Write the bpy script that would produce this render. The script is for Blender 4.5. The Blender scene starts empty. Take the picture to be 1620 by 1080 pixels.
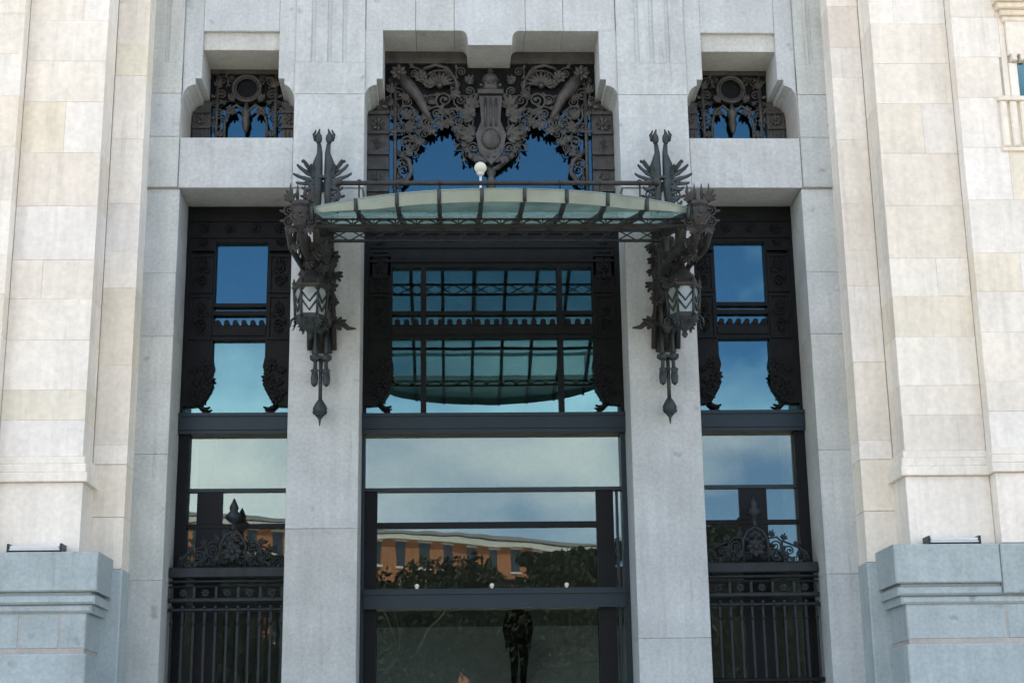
import bpy, bmesh, math, random
from mathutils import Vector, Matrix
PI = math.pi
R = math.radians
rnd = random.Random(7)
scene = bpy.context.scene
COL = scene.collection

# ------------------------------------------------------------------ camera
PITCH, YAW, ROLL = 0.2640003, 0.0399219, -0.0141966
fw = Vector((math.sin(YAW)*math.cos(PITCH), math.cos(YAW)*math.cos(PITCH), math.sin(PITCH)))
rt = Vector((math.cos(YAW), -math.sin(YAW), 0))
up = rt.cross(fw)
r2 = math.cos(ROLL)*rt + math.sin(ROLL)*up
u2 = -math.sin(ROLL)*rt + math.cos(ROLL)*up
cam_d = bpy.data.cameras.new('camera')
cam_d.sensor_width = 36; cam_d.sensor_fit = 'HORIZONTAL'
cam_d.lens = 36*2462.47/1620
cam_d.clip_end = 3000
cam = bpy.data.objects.new('camera', cam_d); COL.objects.link(cam)
cam.matrix_world = Matrix(((r2.x, u2.x, -fw.x, -0.6788), (r2.y, u2.y, -fw.y, -24.0), (r2.z, u2.z, -fw.z, 1.6), (0, 0, 0, 1)))
scene.camera = cam

# ------------------------------------------------------------------ world, sun, exposure
SUN_EL, SUN_AZ = 60.0, 12.0          # the sun stands behind the palace, the front is in open shade
world = bpy.data.worlds.new('World'); scene.world = world; world.use_nodes = True
nt = world.node_tree; nt.nodes.clear()
N = nt.nodes.new; L = nt.links.new
out = N('ShaderNodeOutputWorld'); bg = N('ShaderNodeBackground'); bg.inputs[1].default_value = 0.10
sky = N('ShaderNodeTexSky'); sky.sky_type = 'NISHITA'; sky.sun_disc = False
sky.sun_elevation = R(SUN_EL); sky.sun_rotation = R(SUN_AZ)
sky.altitude = 1500; sky.air_density = 1.0; sky.dust_density = 0.2; sky.ozone_density = 5.0
tc = N('ShaderNodeTexCoord')
mp = N('ShaderNodeMapping'); mp.inputs['Scale'].default_value = (1.0, 1.0, 1.9); mp.inputs['Location'].default_value = (14.77, 5.4, 9.2)
nz = N('ShaderNodeTexNoise'); nz.inputs['Scale'].default_value = 2.4; nz.inputs['Detail'].default_value = 8; nz.inputs['Roughness'].default_value = 0.52
rp = N('ShaderNodeValToRGB'); rp.color_ramp.elements[0].position = 0.47; rp.color_ramp.elements[1].position = 0.62
mx = N('ShaderNodeMix'); mx.data_type = 'RGBA'; mx.inputs['B'].default_value = (10.5, 10.9, 11.2, 1)
L(tc.outputs['Generated'], mp.inputs[0]); L(mp.outputs[0], nz.inputs[0]); L(nz.outputs[0], rp.inputs[0])
L(rp.outputs[0], mx.inputs['Factor']); L(sky.outputs[0], mx.inputs['A'])
L(mx.outputs['Result'], bg.inputs[0]); L(bg.outputs[0], out.inputs[0])
sd = bpy.data.lights.new('sun', 'SUN'); sd.energy = 3.5; sd.angle = R(0.5); sd.color = (1, 0.95, 0.87)
sun = bpy.data.objects.new('sun', sd); COL.objects.link(sun); sun.location = (20, 60, 90)
sdir = Vector((math.sin(R(SUN_AZ))*math.cos(R(SUN_EL)), math.cos(R(SUN_AZ))*math.cos(R(SUN_EL)), math.sin(R(SUN_EL))))
sun.rotation_euler = sdir.to_track_quat('Z', 'Y').to_euler()
vs = scene.view_settings
vs.view_transform = 'Standard'; vs.look = 'None'; vs.gamma = 1; vs.exposure = 1.67

# ------------------------------------------------------------------ materials
def mat(name, col, rough=0.6, metal=0.0, var=0.0, scale=3.0, bump=0.0, bscale=30.0, objcol=False, streak=0.0, spots=0.0, spec=0.5, drip=0.0):
    m = bpy.data.materials.new(name); m.use_nodes = True
    t = m.node_tree; b = t.nodes['Principled BSDF']
    b.inputs['Roughness'].default_value = rough; b.inputs['Metallic'].default_value = metal
    b.inputs['Specular IOR Level'].default_value = spec
    n = t.nodes.new; l = t.links.new
    cur = None
    rgb = n('ShaderNodeRGB'); rgb.outputs[0].default_value = (*col, 1); cur = rgb.outputs[0]
    geo = n('ShaderNodeNewGeometry')
    oi = n('ShaderNodeObjectInfo')
    add = n('ShaderNodeVectorMath'); add.operation = 'ADD'
    l(geo.outputs['Position'], add.inputs[0])
    sc = n('ShaderNodeVectorMath'); sc.operation = 'SCALE'; sc.inputs['Scale'].default_value = 37.0
    cmb = n('ShaderNodeCombineXYZ'); l(oi.outputs['Random'], cmb.inputs[0]); l(oi.outputs['Random'], cmb.inputs[2])
    l(cmb.outputs[0], sc.inputs[0]); l(sc.outputs[0], add.inputs[1])
    def mul(a, fac_socket, amount, lo, hi):
        mr = n('ShaderNodeMapRange'); mr.inputs['From Min'].default_value = lo; mr.inputs['From Max'].default_value = hi
        mr.inputs['To Min'].default_value = 1-amount; mr.inputs['To Max'].default_value = 1+amount*0.6
        l(fac_socket, mr.inputs['Value'])
        mm = n('ShaderNodeMix'); mm.data_type = 'RGBA'; mm.blend_type = 'MULTIPLY'; mm.inputs['Factor'].default_value = 1
        l(a, mm.inputs['A'])
        cc = n('ShaderNodeCombineColor'); l(mr.outputs[0], cc.inputs[0]); l(mr.outputs[0], cc.inputs[1]); l(mr.outputs[0], cc.inputs[2])
        l(cc.outputs[0], mm.inputs['B']); return mm.outputs['Result']
    if objcol:
        mm = n('ShaderNodeMix'); mm.data_type = 'RGBA'; mm.blend_type = 'MULTIPLY'; mm.inputs['Factor'].default_value = 1
        l(cur, mm.inputs['A']); l(oi.outputs['Color'], mm.inputs['B']); cur = mm.outputs['Result']
    if var:
        a = n('ShaderNodeTexNoise'); a.inputs['Scale'].default_value = scale; a.inputs['Detail'].default_value = 6; a.inputs['Roughness'].default_value = 0.6
        l(add.outputs[0], a.inputs['Vector']); cur = mul(cur, a.outputs[0], var, 0.3, 0.7)
        a2 = n('ShaderNodeTexNoise'); a2.inputs['Scale'].default_value = scale*14; a2.inputs['Detail'].default_value = 4
        l(geo.outputs['Position'], a2.inputs['Vector']); cur = mul(cur, a2.outputs[0], var*0.8, 0.3, 0.7)
    if streak:
        mpn = n('ShaderNodeMapping'); mpn.inputs['Scale'].default_value = (5.0, 5.0, 0.35)
        l(add.outputs[0], mpn.inputs[0])
        a = n('ShaderNodeTexNoise'); a.inputs['Scale'].default_value = 1.6; a.inputs['Detail'].default_value = 5
        l(mpn.outputs[0], a.inputs['Vector']); cur = mul(cur, a.outputs[0], streak, 0.3, 0.65)
    if spots:
        a = n('ShaderNodeTexNoise'); a.inputs['Scale'].default_value = 3.2; a.inputs['Detail'].default_value = 2
        l(add.outputs[0], a.inputs['Vector'])
        cur = mul(cur, a.outputs[0], spots, 0.24, 0.33)
    if drip:
        mpn = n('ShaderNodeMapping'); mpn.inputs['Scale'].default_value = (7.0, 7.0, 0.45)
        l(geo.outputs['Position'], mpn.inputs[0])
        a = n('ShaderNodeTexNoise'); a.inputs['Scale'].default_value = 1.3; a.inputs['Detail'].default_value = 7; a.inputs['Roughness'].default_value = 0.65
        l(mpn.outputs[0], a.inputs['Vector'])
        inv = n('ShaderNodeMath'); inv.operation = 'SUBTRACT'; inv.inputs[0].default_value = 1.0; l(a.outputs[0], inv.inputs[1])
        cur = mul(cur, inv.outputs[0], drip, 0.26, 0.42)
    l(cur, b.inputs['Base Color'])
    if bump:
        a = n('ShaderNodeTexNoise'); a.inputs['Scale'].default_value = bscale; a.inputs['Detail'].default_value = 5
        l(geo.outputs['Position'], a.inputs['Vector'])
        bp = n('ShaderNodeBump'); bp.inputs['Strength'].default_value = bump; bp.inputs['Distance'].default_value = 0.02
        l(a.outputs[0], bp.inputs['Height']); l(bp.outputs[0], b.inputs['Normal'])
    return m

def glass_mat(name, refl, tint, gloss=(1, 1, 1), wav=0.0):
    m = bpy.data.materials.new(name); m.use_nodes = True
    t = m.node_tree; t.nodes.clear(); n = t.nodes.new; l = t.links.new
    o = n('ShaderNodeOutputMaterial'); mixs = n('ShaderNodeMixShader'); mixs.inputs[0].default_value = refl
    tr = n('ShaderNodeBsdfTransparent'); tr.inputs[0].default_value = (*tint, 1)
    gl = n('ShaderNodeBsdfGlossy'); gl.inputs['Roughness'].default_value = 0.0; gl.inputs['Color'].default_value = (*gloss, 1)
    if wav:
        a = n('ShaderNodeTexNoise'); a.inputs['Scale'].default_value = 1.5; a.inputs['Detail'].default_value = 1
        g = n('ShaderNodeNewGeometry'); l(g.outputs['Position'], a.inputs['Vector'])
        bp = n('ShaderNodeBump'); bp.inputs['Strength'].default_value = wav; bp.inputs['Distance'].default_value = 0.01
        l(a.outputs[0], bp.inputs['Height']); l(bp.outputs[0], gl.inputs['Normal'])
    l(tr.outputs[0], mixs.inputs[1]); l(gl.outputs[0], mixs.inputs[2]); l(mixs.outputs[0], o.inputs[0])
    return m

def frosted_mat(name, col, trans=0.6, clear=0.0):
    m = bpy.data.materials.new(name); m.use_nodes = True
    t = m.node_tree; t.nodes.clear(); n = t.nodes.new; l = t.links.new
    o = n('ShaderNodeOutputMaterial'); a = n('ShaderNodeMixShader'); a.inputs[0].default_value = trans
    d = n('ShaderNodeBsdfDiffuse'); d.inputs[0].default_value = (*col, 1)
    tr = n('ShaderNodeBsdfTranslucent')
    ge = n('ShaderNodeNewGeometry'); nn = n('ShaderNodeTexNoise'); nn.inputs['Scale'].default_value = 2.2; nn.inputs['Detail'].default_value = 5
    l(ge.outputs['Position'], nn.inputs['Vector'])
    cr = n('ShaderNodeValToRGB'); cr.color_ramp.elements[0].position = 0.3; cr.color_ramp.elements[1].position = 0.7
    cr.color_ramp.elements[0].color = (col[0]*0.55, col[1]*0.62, col[2]*0.6, 1); cr.color_ramp.elements[1].color = (*col, 1)
    l(nn.outputs[0], cr.inputs[0]); l(cr.outputs[0], tr.inputs[0]); l(cr.outputs[0], d.inputs[0])
    l(d.outputs[0], a.inputs[1]); l(tr.outputs[0], a.inputs[2])
    g = n('ShaderNodeBsdfGlossy'); g.inputs['Roughness'].default_value = 0.12
    b = n('ShaderNodeMixShader'); b.inputs[0].default_value = 0.10
    l(a.outputs[0], b.inputs[1]); l(g.outputs[0], b.inputs[2])
    c = n('ShaderNodeMixShader'); c.inputs[0].default_value = clear
    tp = n('ShaderNodeBsdfTransparent'); tp.inputs[0].default_value = (0.84, 0.89, 0.86, 1)
    l(b.outputs[0], c.inputs[1]); l(tp.outputs[0], c.inputs[2]); l(c.outputs[0], o.inputs[0])
    return m

def emit_mat(name, col, s):
    m = bpy.data.materials.new(name); m.use_nodes = True
    b = m.node_tree.nodes['Principled BSDF']; b.inputs['Base Color'].default_value = (0.45, 0.44, 0.36, 1)
    b.inputs['Emission Color'].default_value = (*col, 1); b.inputs['Emission Strength'].default_value = s
    return m

M = dict(
    lime=mat('limestone', (0.73, 0.685, 0.615), 0.85, var=0.10, scale=0.9, bump=0.3, bscale=60, objcol=True, streak=0.06, drip=0.10),
    gran=mat('granite', (0.365, 0.382, 0.372), 0.75, var=0.15, scale=1.3, bump=0.25, bscale=90, objcol=True, streak=0.06, spots=0.22, drip=0.16),
    mortar=mat('mortar', (0.42, 0.39, 0.35), 0.95, var=0.15),
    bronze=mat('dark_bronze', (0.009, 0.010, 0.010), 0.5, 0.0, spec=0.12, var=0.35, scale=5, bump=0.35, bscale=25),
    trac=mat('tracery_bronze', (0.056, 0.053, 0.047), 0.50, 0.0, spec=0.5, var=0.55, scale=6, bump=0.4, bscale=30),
    iron=mat('brown_iron', (0.026, 0.025, 0.023), 0.5, 0.0, spec=0.4, var=0.35, scale=8, bump=0.2),
    verd=mat('verdigris_bronze', (0.026, 0.037, 0.039), 0.5, 0.0, spec=0.4, var=0.45, scale=7, bump=0.3),
    gate=mat('gate_iron', (0.015, 0.021, 0.024), 0.5, 0.0, spec=0.3, var=0.4, scale=7, bump=0.3),
    steel=mat('painted_steel', (0.010, 0.022, 0.029), 0.40, 0.0, spec=0.35, var=0.12, scale=3),
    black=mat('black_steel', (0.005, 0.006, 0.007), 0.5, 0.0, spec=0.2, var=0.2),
    glass=glass_mat('coated_glass', 0.16, (0.62, 0.70, 0.68), (0.42, 0.77, 0.86), 0.10),
    dglass=glass_mat('door_glass', 0.115, (0.86, 0.90, 0.88), (0.74, 0.85, 0.80), 0.055),
    cglass=frosted_mat('canopy_glass', (0.34, 0.44, 0.375), 0.66, 0.2),
    iglass=frosted_mat('clear_canopy_glass', (0.46, 0.62, 0.56), 0.62, 0.6),
    vglass=frosted_mat('valance_glass', (0.27, 0.38, 0.335), 0.45),
    lglass=frosted_mat('lantern_glass', (0.50, 0.55, 0.53), 0.5),
    white=mat('white_enamel', (0.60, 0.61, 0.61), 0.4, var=0.08),
    plaster=mat('hall_plaster', (0.34, 0.33, 0.30), 0.9, var=0.1, scale=0.6),
    stair=mat('stair_stone', (0.55, 0.56, 0.50), 0.7, var=0.15),
    hallfloor=mat('hall_floor_stone', (0.25, 0.24, 0.22), 0.5, var=0.15),
    pave=mat('paving', (0.52, 0.44, 0.34), 0.85, var=0.15, scale=0.4, bump=0.2),
    road=mat('asphalt', (0.055, 0.055, 0.057), 0.9, var=0.2, scale=0.6),
    brick=mat('brick', (0.36, 0.14, 0.065), 0.9, var=0.2, scale=0.4),
    pale=mat('pale_render', (0.55, 0.52, 0.47), 0.9, var=0.1, scale=0.3),
    roof=mat('slate', (0.16, 0.15, 0.145), 0.8, var=0.2, scale=0.5),
    wnd=mat('far_window', (0.03, 0.035, 0.045), 0.15),
    leaf=mat('foliage', (0.026, 0.031, 0.011), 0.7, var=0.5, scale=1.2),
    pine=mat('pine_foliage', (0.025, 0.042, 0.022), 0.75, var=0.5, scale=1.2),
    bark=mat('bark', (0.10, 0.075, 0.055), 0.95, var=0.3, scale=4),
    cloth=mat('dark_cloth', (0.008, 0.008, 0.011), 1.0, spec=0.0),
    skin=mat('skin', (0.45, 0.27, 0.19), 0.55),
    hair=mat('hair', (0.02, 0.014, 0.01), 0.6),
    lamp=emit_mat('lamp_glow', (1, 0.96, 0.84), 0.05),
)

# ------------------------------------------------------------------ mesh helpers
class MB:
    def __init__(s): s.v = []; s.f = []; s.sm = []
    def add(s, vs, fs, smooth=False):
        o = len(s.v); s.v += [tuple(p) for p in vs]; s.f += [tuple(i+o for i in f) for f in fs]; s.sm += [smooth]*len(fs); return s
    def box(s, x0, x1, y0, y1, z0, z1):
        x0, x1 = min(x0, x1), max(x0, x1); y0, y1 = min(y0, y1), max(y0, y1); z0, z1 = min(z0, z1), max(z0, z1)
        v = [(x, y, z) for x in (x0, x1) for y in (y0, y1) for z in (z0, z1)]
        return s.add(v, [(0, 1, 3, 2), (4, 6, 7, 5), (0, 4, 5, 1), (2, 3, 7, 6), (0, 2, 6, 4), (1, 5, 7, 3)])
    def stone(s, x0, x1, y0, y1, z0, z1, c=0.004):
        """block with chamfered front arrises (front is y0), front face very slightly out of true"""
        x0, x1 = min(x0, x1), max(x0, x1); z0, z1 = min(z0, z1), max(z0, z1)
        j = lambda: rnd.uniform(-0.003, 0.003)
        A = [(x0+c, y0+j(), z0+c), (x1-c, y0+j(), z0+c), (x1-c, y0+j(), z1-c), (x0+c, y0+j(), z1-c)]
        B = [(x0, y0+c, z0), (x1, y0+c, z0), (x1, y0+c, z1), (x0, y0+c, z1)]
        C = [(x0, y1, z0), (x1, y1, z0), (x1, y1, z1), (x0, y1, z1)]
        f = [(0, 1, 2, 3)]
        for a in range(4):
            b = (a+1) % 4
            f += [(a, a+4, b+4, b), (a+4, a+8, b+8, b+4)]
        f.append((11, 10, 9, 8))
        return s.add(A+B+C, f)
    def prism(s, poly, y0, y1, axis='y'):
        n = len(poly)
        if axis == 'y': v = [(x, y0, z) for x, z in poly]+[(x, y1, z) for x, z in poly]
        elif axis == 'x': v = [(y0, x, z) for x, z in poly]+[(y1, x, z) for x, z in poly]
        else: v = [(x, z, y0) for x, z in poly]+[(x, z, y1) for x, z in poly]
        return s.add(v, [tuple(range(n)), tuple(range(2*n-1, n-1, -1))]+[(i, i+n, (i+1) % n+n, (i+1) % n) for i in range(n)])
    def tube(s, pts, r, n=6, r1=None, cap=True):
        pts = [Vector(p) for p in pts]; k = len(pts)
        rad = [r]*k if r1 is None and not isinstance(r, (list, tuple)) else (list(r) if isinstance(r, (list, tuple)) else [r+(r1-r)*i/(k-1) for i in range(k)])
        t0 = (pts[1]-pts[0]).normalized()
        a = Vector((0, 1, 0)) if abs(t0.y) < 0.9 else Vector((1, 0, 0))
        V = []
        for i, p in enumerate(pts):
            t = (pts[min(i+1, k-1)]-pts[max(i-1, 0)])
            if t.length < 1e-9: t = t0
            t.normalize(); a = (a-t*a.dot(t))
            if a.length < 1e-6: a = t.orthogonal()
            a.normalize(); b = t.cross(a)
            for q in range(n):
                an = 2*PI*q/n; V.append(p+(a*math.cos(an)+b*math.sin(an))*rad[i])
        F = []
        for i in range(k-1):
            for q in range(n):
                q2 = (q+1) % n; F.append((i*n+q, i*n+q2, (i+1)*n+q2, (i+1)*n+q))
        if cap: F += [tuple(range(n-1, -1, -1)), tuple((k-1)*n+q for q in range(n))]
        return s.add(V, F, n > 4)
    def lathe(s, c, prof, n=12, axis='z'):
        V = []
        for r, h in prof:
            for q in range(n):
                a = 2*PI*q/n
                V.append((c[0]+r*math.cos(a), c[1]+r*math.sin(a), c[2]+h) if axis == 'z' else (c[0]+r*math.cos(a), c[1]+h, c[2]+r*math.sin(a)))
        k = len(prof)
        F = [(i*n+q, i*n+(q+1) % n, (i+1)*n+(q+1) % n, (i+1)*n+q) for i in range(k-1) for q in range(n)]
        F += [tuple(range(n-1, -1, -1)), tuple((k-1)*n+q for q in range(n))]
        return s.add(V, F, n > 8)
    def ball(s, c, r, n=8, m=6, sc=(1, 1, 1)):
        prof = []
        V = []
        for i in range(m+1):
            th = PI*i/m
            for q in range(n):
                a = 2*PI*q/n; rr = max(math.sin(th), 0.02)
                V.append((c[0]+r*sc[0]*rr*math.cos(a), c[1]+r*sc[1]*rr*math.sin(a), c[2]-r*sc[2]*math.cos(th)))
        F = [(i*n+q, i*n+(q+1) % n, (i+1)*n+(q+1) % n, (i+1)*n+q) for i in range(m) for q in range(n)]
        return s.add(V, F, True)
    def leaf(s, base, direction, length, width, out=Vector((0, -1, 0)), curl=0.25, lobes=4, thick=0.012):
        """lobed acanthus-like leaf, solid, curling outward along 'out'"""
        d = Vector(direction).normalized(); base = Vector(base); out = Vector(out)
        out = (out-d*out.dot(d)).normalized(); sd = d.cross(out)
        k = lobes*2+1; F_ = []; B_ = []
        for i in range(k):
            t = i/(k-1)
            w = width*(math.sin(PI*min(0.96, 0.14+t*0.82))**0.55)*(1.0 if i % 2 else 0.80)*0.5
            c = base+d*(length*t)+out*(curl*length*t*t)
            mid = c+out*(0.18*width)
            F_.append((c-sd*w, mid, c+sd*w))
        V = [p for r_ in F_ for p in r_]+[p-out*thick for r_ in F_ for p in r_]
        o = 3*k; F = []
        for i in range(k-1):
            for j in range(2):
                a = i*3+j
                F.append((a, a+1, a+4, a+3)); F.append((a+o, a+3+o, a+4+o, a+1+o))
            F.append((i*3, i*3+3, i*3+3+o, i*3+o)); F.append((i*3+2, i*3+2+o, i*3+5+o, i*3+5))
        F.append((0, o, 1+o, 1)); F.append((1, 1+o, 2+o, 2)); e = (k-1)*3
        F.append((e, e+1, e+1+o, e+o)); F.append((e+1, e+2, e+2+o, e+1+o))
        return s.add(V, F, False)
    def mesh(s, name):
        me = bpy.data.meshes.new(name); me.from_pydata(s.v, [], s.f)
        me.polygons.foreach_set('use_smooth', s.sm)
        bm = bmesh.new(); bm.from_mesh(me); bmesh.ops.recalc_face_normals(bm, faces=bm.faces); bm.to_mesh(me); bm.free()
        return me
    def build(s, name, m, parent=None, tint=None):
        me = s.mesh(name); me.materials.append(M[m])
        return link(name, me, parent, tint)

def link(name, data, parent=None, tint=None):
    o = bpy.data.objects.new(name, data); COL.objects.link(o)
    if parent is not None:
        o.parent = parent
        if parent.type == 'EMPTY': o.matrix_parent_inverse = Matrix.Translation(-parent.location)
    if tint is not None: o.color = (*tint, 1)
    return o
def tag(o, label=None, cat=None, group=None, kind=None):
    if label: o['label'] = label
    if cat: o['category'] = cat
    if group: o['group'] = group
    if kind: o['kind'] = kind
    return o
def thing(name, loc, label, cat, group=None):
    o = bpy.data.objects.new(name, None); COL.objects.link(o); o.location = loc; o.empty_display_size = 0.2
    return tag(o, label, cat, group)
def struct(o): o['kind'] = 'structure'; return o

# ornament prototypes: unit size, lying in the xz plane, shared mesh data
PROTO = {}
def proto(name, mb, m):
    me = mb.mesh(name); me.materials.append(M[m]); PROTO[(name, m)] = me
def spiral(turns=1.7, r0=1.0, r1=0.16, n=26, a0=-PI/2, y=0.0):
    P = []
    for i in range(n):
        t = i/(n-1); a = a0+turns*2*PI*t; r = r0+(r1-r0)*t**0.85
        P.append((r*math.cos(a), y-0.12*t, r*math.sin(a)))
    return P
for m_ in ('trac', 'bronze', 'iron', 'verd', 'gate'):
    b = MB(); p = spiral()
    b.tube([(-0.9, 0, -1.05), (-0.5, 0, -1.08)]+p, [0.07, 0.10]+[0.14-0.05*i/25 for i in range(26)], 6); b.ball(p[-1], 0.24, 8, 6, (1, 0.8, 1))
    b.leaf((-0.1, -0.05, -1.0), (-0.6, 0, -0.8), 0.9, 0.6, curl=0.3); b.leaf((0.9, -0.05, -0.35), (0.8, 0, 0.25), 0.7, 0.5, curl=0.3)
    proto('scroll', b, m_)
    b = MB()
    for k in range(8): b.leaf((0, 0, 0), (math.cos(k*PI/4), 0, math.sin(k*PI/4)), 1.0, 0.62, curl=0.15, lobes=2, thick=0.05)
    b.ball((0, -0.15, 0), 0.34, 8, 6, (1, 0.8, 1)); proto('rosette', b, m_)
    b = MB()
    for k, (an, ln) in enumerate(((-60, 0.8), (-30, 0.95), (0, 1.15), (30, 0.95), (60, 0.8))):
        b.leaf((0, -0.04*(2-abs(k-2)), 0), (math.sin(R(an)), 0, math.cos(R(an))), ln, 0.42, curl=0.3, lobes=3, thick=0.05)
    b.ball((0, -0.08, 0), 0.17, 8, 5); proto('leaf_spray', b, m_)
    b = MB()
    p1 = [(x, y, z+1) for x, y, z in spiral(1.4, 0.9, 0.15, 20, PI)]; p2 = [(-x, y, -z-1) for x, y, z in spiral(1.4, 0.9, 0.15, 20, PI)]
    b.tube(list(reversed(p1))+p2, 0.13, 6); b.ball(p1[-1], 0.2, 8, 5); b.ball(p2[-1], 0.2, 8, 5)
    b.leaf((-0.5, -0.05, 0.2), (-0.8, 0, 0.6), 0.7, 0.5); b.leaf((0.5, -0.05, -0.2), (0.8, 0, -0.6), 0.7, 0.5)
    proto('double_scroll', b, m_)
    b = MB(); b.ball((0, 0, 0), 1.0, 10, 7, (1, 0.6, 1)); proto('bead', b, m_)
    b = MB()
    for k in range(9):
        a = R(-80+20*k); b.tube([(0, 0, 0), (0.5*math.sin(a), -0.22, 0.5*math.cos(a)), (math.sin(a), -0.05, math.cos(a))], [0.05, 0.13, 0.10], 6)
    b.tube([(1.1*math.cos(t), 0, 1.1*math.sin(t)) for t in [R(5+17*i) for i in range(11)]], 0.07, 6); b.ball((0, -0.12, 0), 0.2)
    proto('shell', b, m_)
def orn(kind, m, parent, x, y, z, s, rot=0, flip=1, rz=0.0, sy=None):
    o = link(kind, PROTO[(kind, m)], parent)
    o.matrix_basis = Matrix.Translation((x, y, z)) @ Matrix.Rotation(rz, 4, 'Z') @ Matrix.Rotation(-rot, 4, 'Y') @ Matrix.Diagonal((s*flip, sy or s, s, 1))
    return o

# ------------------------------------------------------------------ ground
struct(MB().box(-400, 400, -420, 60, -0.5, 0).build('plaza_ground', 'pave'))
struct(MB().box(-400, 400, -66, -46, -0.3, 0.004).build('road', 'road'))
st = MB()
for k in range(9): st.box(-8.5, 8.5, -6.2+k*0.36, 0.6, k*0.166, (k+1)*0.166)
struct(st.build('entrance_steps', 'gran'))

# ------------------------------------------------------------------ the palace
palace = thing('palace_building', (0, 0, 0), 'pale stone palace front with stepped piers, granite portal and tall bronze windows', 'building')
def tl(lo=0.9, hi=1.05, warm=0.04):
    v = rnd.uniform(lo, hi); w = rnd.uniform(-0.01, warm); return (v*(1+w*0.4), v, v*(1-w*1.6))
def lime_tint():
    q = rnd.random()
    if q < 0.2: return (rnd.uniform(0.94, 0.98), rnd.uniform(0.905, 0.95), rnd.uniform(0.82, 0.89))
    if q < 0.5: return (1.0, 0.98, 0.94)
    return tl(0.98, 1.06, 0.025)
gran_tint = lambda: tl(0.95, 1.06, 0.03)
G = 0.001
COURSES = [6.05, 6.60, 7.06, 7.83, 8.48, 9.10, 9.97, 10.85, 11.70, 12.40, 13.10, 13.80, 14.5, 15.25, 16.0]
COURSES2 = [6.05, 6.35, 7.60, 8.85, 9.45, 10.25, 11.35, 12.45, 13.0, 13.75, 14.6, 16.0]
for s in (-1, 1):
    # outer wall planes: core of mortar, stones as sub-parts
    b = MB()
    b.box(s*7.39, s*10.6, -1.385, 3.0, 0, 16); b.box(s*6.15, s*7.40, -1.13, 3.0, 0, 16); b.box(s*5.64, s*6.16, -0.485, 3.0, 0, 16)
    w = b.build('outer_wall', 'mortar', palace)
    for i in range(len(COURSES)-1):
        z0, z1 = COURSES[i]+G, COURSES[i+1]-G
        if i % 3 == 1 and i > 1:
            xm = rnd.uniform(6.5, 6.95)
            for a, c in ((6.135, xm-G), (xm+G, 7.372)): MB().stone(s*a, s*c, -1.15, -0.52, z0, z1).build('ashlar_block', 'lime', w, lime_tint())
        else: MB().stone(s*6.135, s*7.372, -1.15, -0.52, z0, z1).build('ashlar_block', 'lime', w, lime_tint())
        xs = [7.38]; off = 1.05 if i % 2 else 0.62
        xs.append(7.38+off+0.1)
        while xs[-1] < 10.4: xs.append(min(10.6, xs[-1]+rnd.uniform(1.1, 1.4)))
        for a, c in zip(xs, xs[1:]):
            if s > 0 and z1 < 13.2 and z0 > 10.5 and c > 8.05:      # stands aside for the corner window
                c = min(c, 8.14)
                if c-a < 0.1: continue
            MB().stone(s*(a+G), s*(c-G), -1.40, -0.9, z0, z1).build('ashlar_block', 'lime', w, lime_tint())
            if c == 8.14: break
    for z0, z1 in zip(COURSES2, COURSES2[1:]):
        MB().stone(s*5.62, s*6.13, -0.50, 0.05, z0+G, z1-G).build('ashlar_block', 'lime', w, lime_tint())
    # lower course below the base moulding
    MB().stone(s*6.10, s*7.372, -1.19, -0.5, 4.62, 5.655).build('ashlar_block', 'lime', w, (1.03, 1.02, 1.0))
    MB().stone(s*7.38, s*8.7, -1.44, -0.9, 4.62, 5.655).build('ashlar_block', 'lime', w, (1.04, 1.02, 1.0))
    MB().stone(s*8.708, s*10.6, -1.44, -0.9, 4.62, 5.655).build('ashlar_block', 'lime', w, (1.0, 0.98, 0.95))
    MB().stone(s*5.62, s*6.13, -0.50, 0.05, 5.25, 6.042).build('ashlar_block', 'lime', w, (1.0, 0.97, 0.9))
    MB().stone(s*5.62, s*6.13, -0.50, 0.05, 4.47, 5.242).build('ashlar_block', 'lime', w, (1.02, 1.0, 0.95))
    # base moulding, three stepped members, each running round the return
    b = MB()
    for z0, z1, pr in ((5.66, 5.80, 0.10), (5.803, 5.93, 0.07), (5.933, 6.045, 0.035)):
        b.stone(s*(6.13-pr), s*7.374, -1.15-pr, -0.5, z0, z1, 0.012); b.stone(s*(7.376-pr*0.5), s*10.6, -1.40-pr, -0.9, z0+0.002, z1-0.001, 0.012)
    b.build('base_moulding', 'lime', palace, (1.04, 1.03, 1.0))
    # granite pedestal
    ped = MB().box(s*5.90, s*10.6, -1.42, 1.0, 0, 4.55).box(s*5.64, s*6.3, -0.50, 1.0, 0, 4.4).build('pedestal', 'mortar', palace)
    P = lambda *a: MB().stone(*a[:6], c=a[6] if len(a) > 6 else 0.012).build('ashlar_block', 'gran', ped, (0.84, 0.92, 0.94) if rnd.random() < .6 else (0.82, 0.90, 0.92))
    P(s*5.745, s*7.31, -1.52, -0.45, 4.035, 4.60, 0.02)
    P(s*7.318, s*10.6, -1.53, -0.6, 3.875, 4.60, 0.02)
    P(s*5.83, s*7.30, -1.43, -0.45, 3.985, 4.03, 0.004)
    P(s*5.765, s*7.31, -1.505, -0.45, 3.86, 3.98, 0.03)
    P(s*5.82, s*10.6, -1.465, -0.45, 3.74, 3.855, 0.03)
    xs = [5.885, 6.25+0.3*(s > 0), 6.82, 8.2, 10.6]
    if s > 0: xs = [5.885, 7.35, 8.9, 10.6]
    for a, c in zip(xs, xs[1:]): P(s*(a+0.003), s*(c-0.003), -1.43, -0.45, 3.235, 3.735, 0.02)
    P(s*5.905, s*10.6, -1.405, -0.45, 3.175, 3.23, 0.004)
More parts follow.
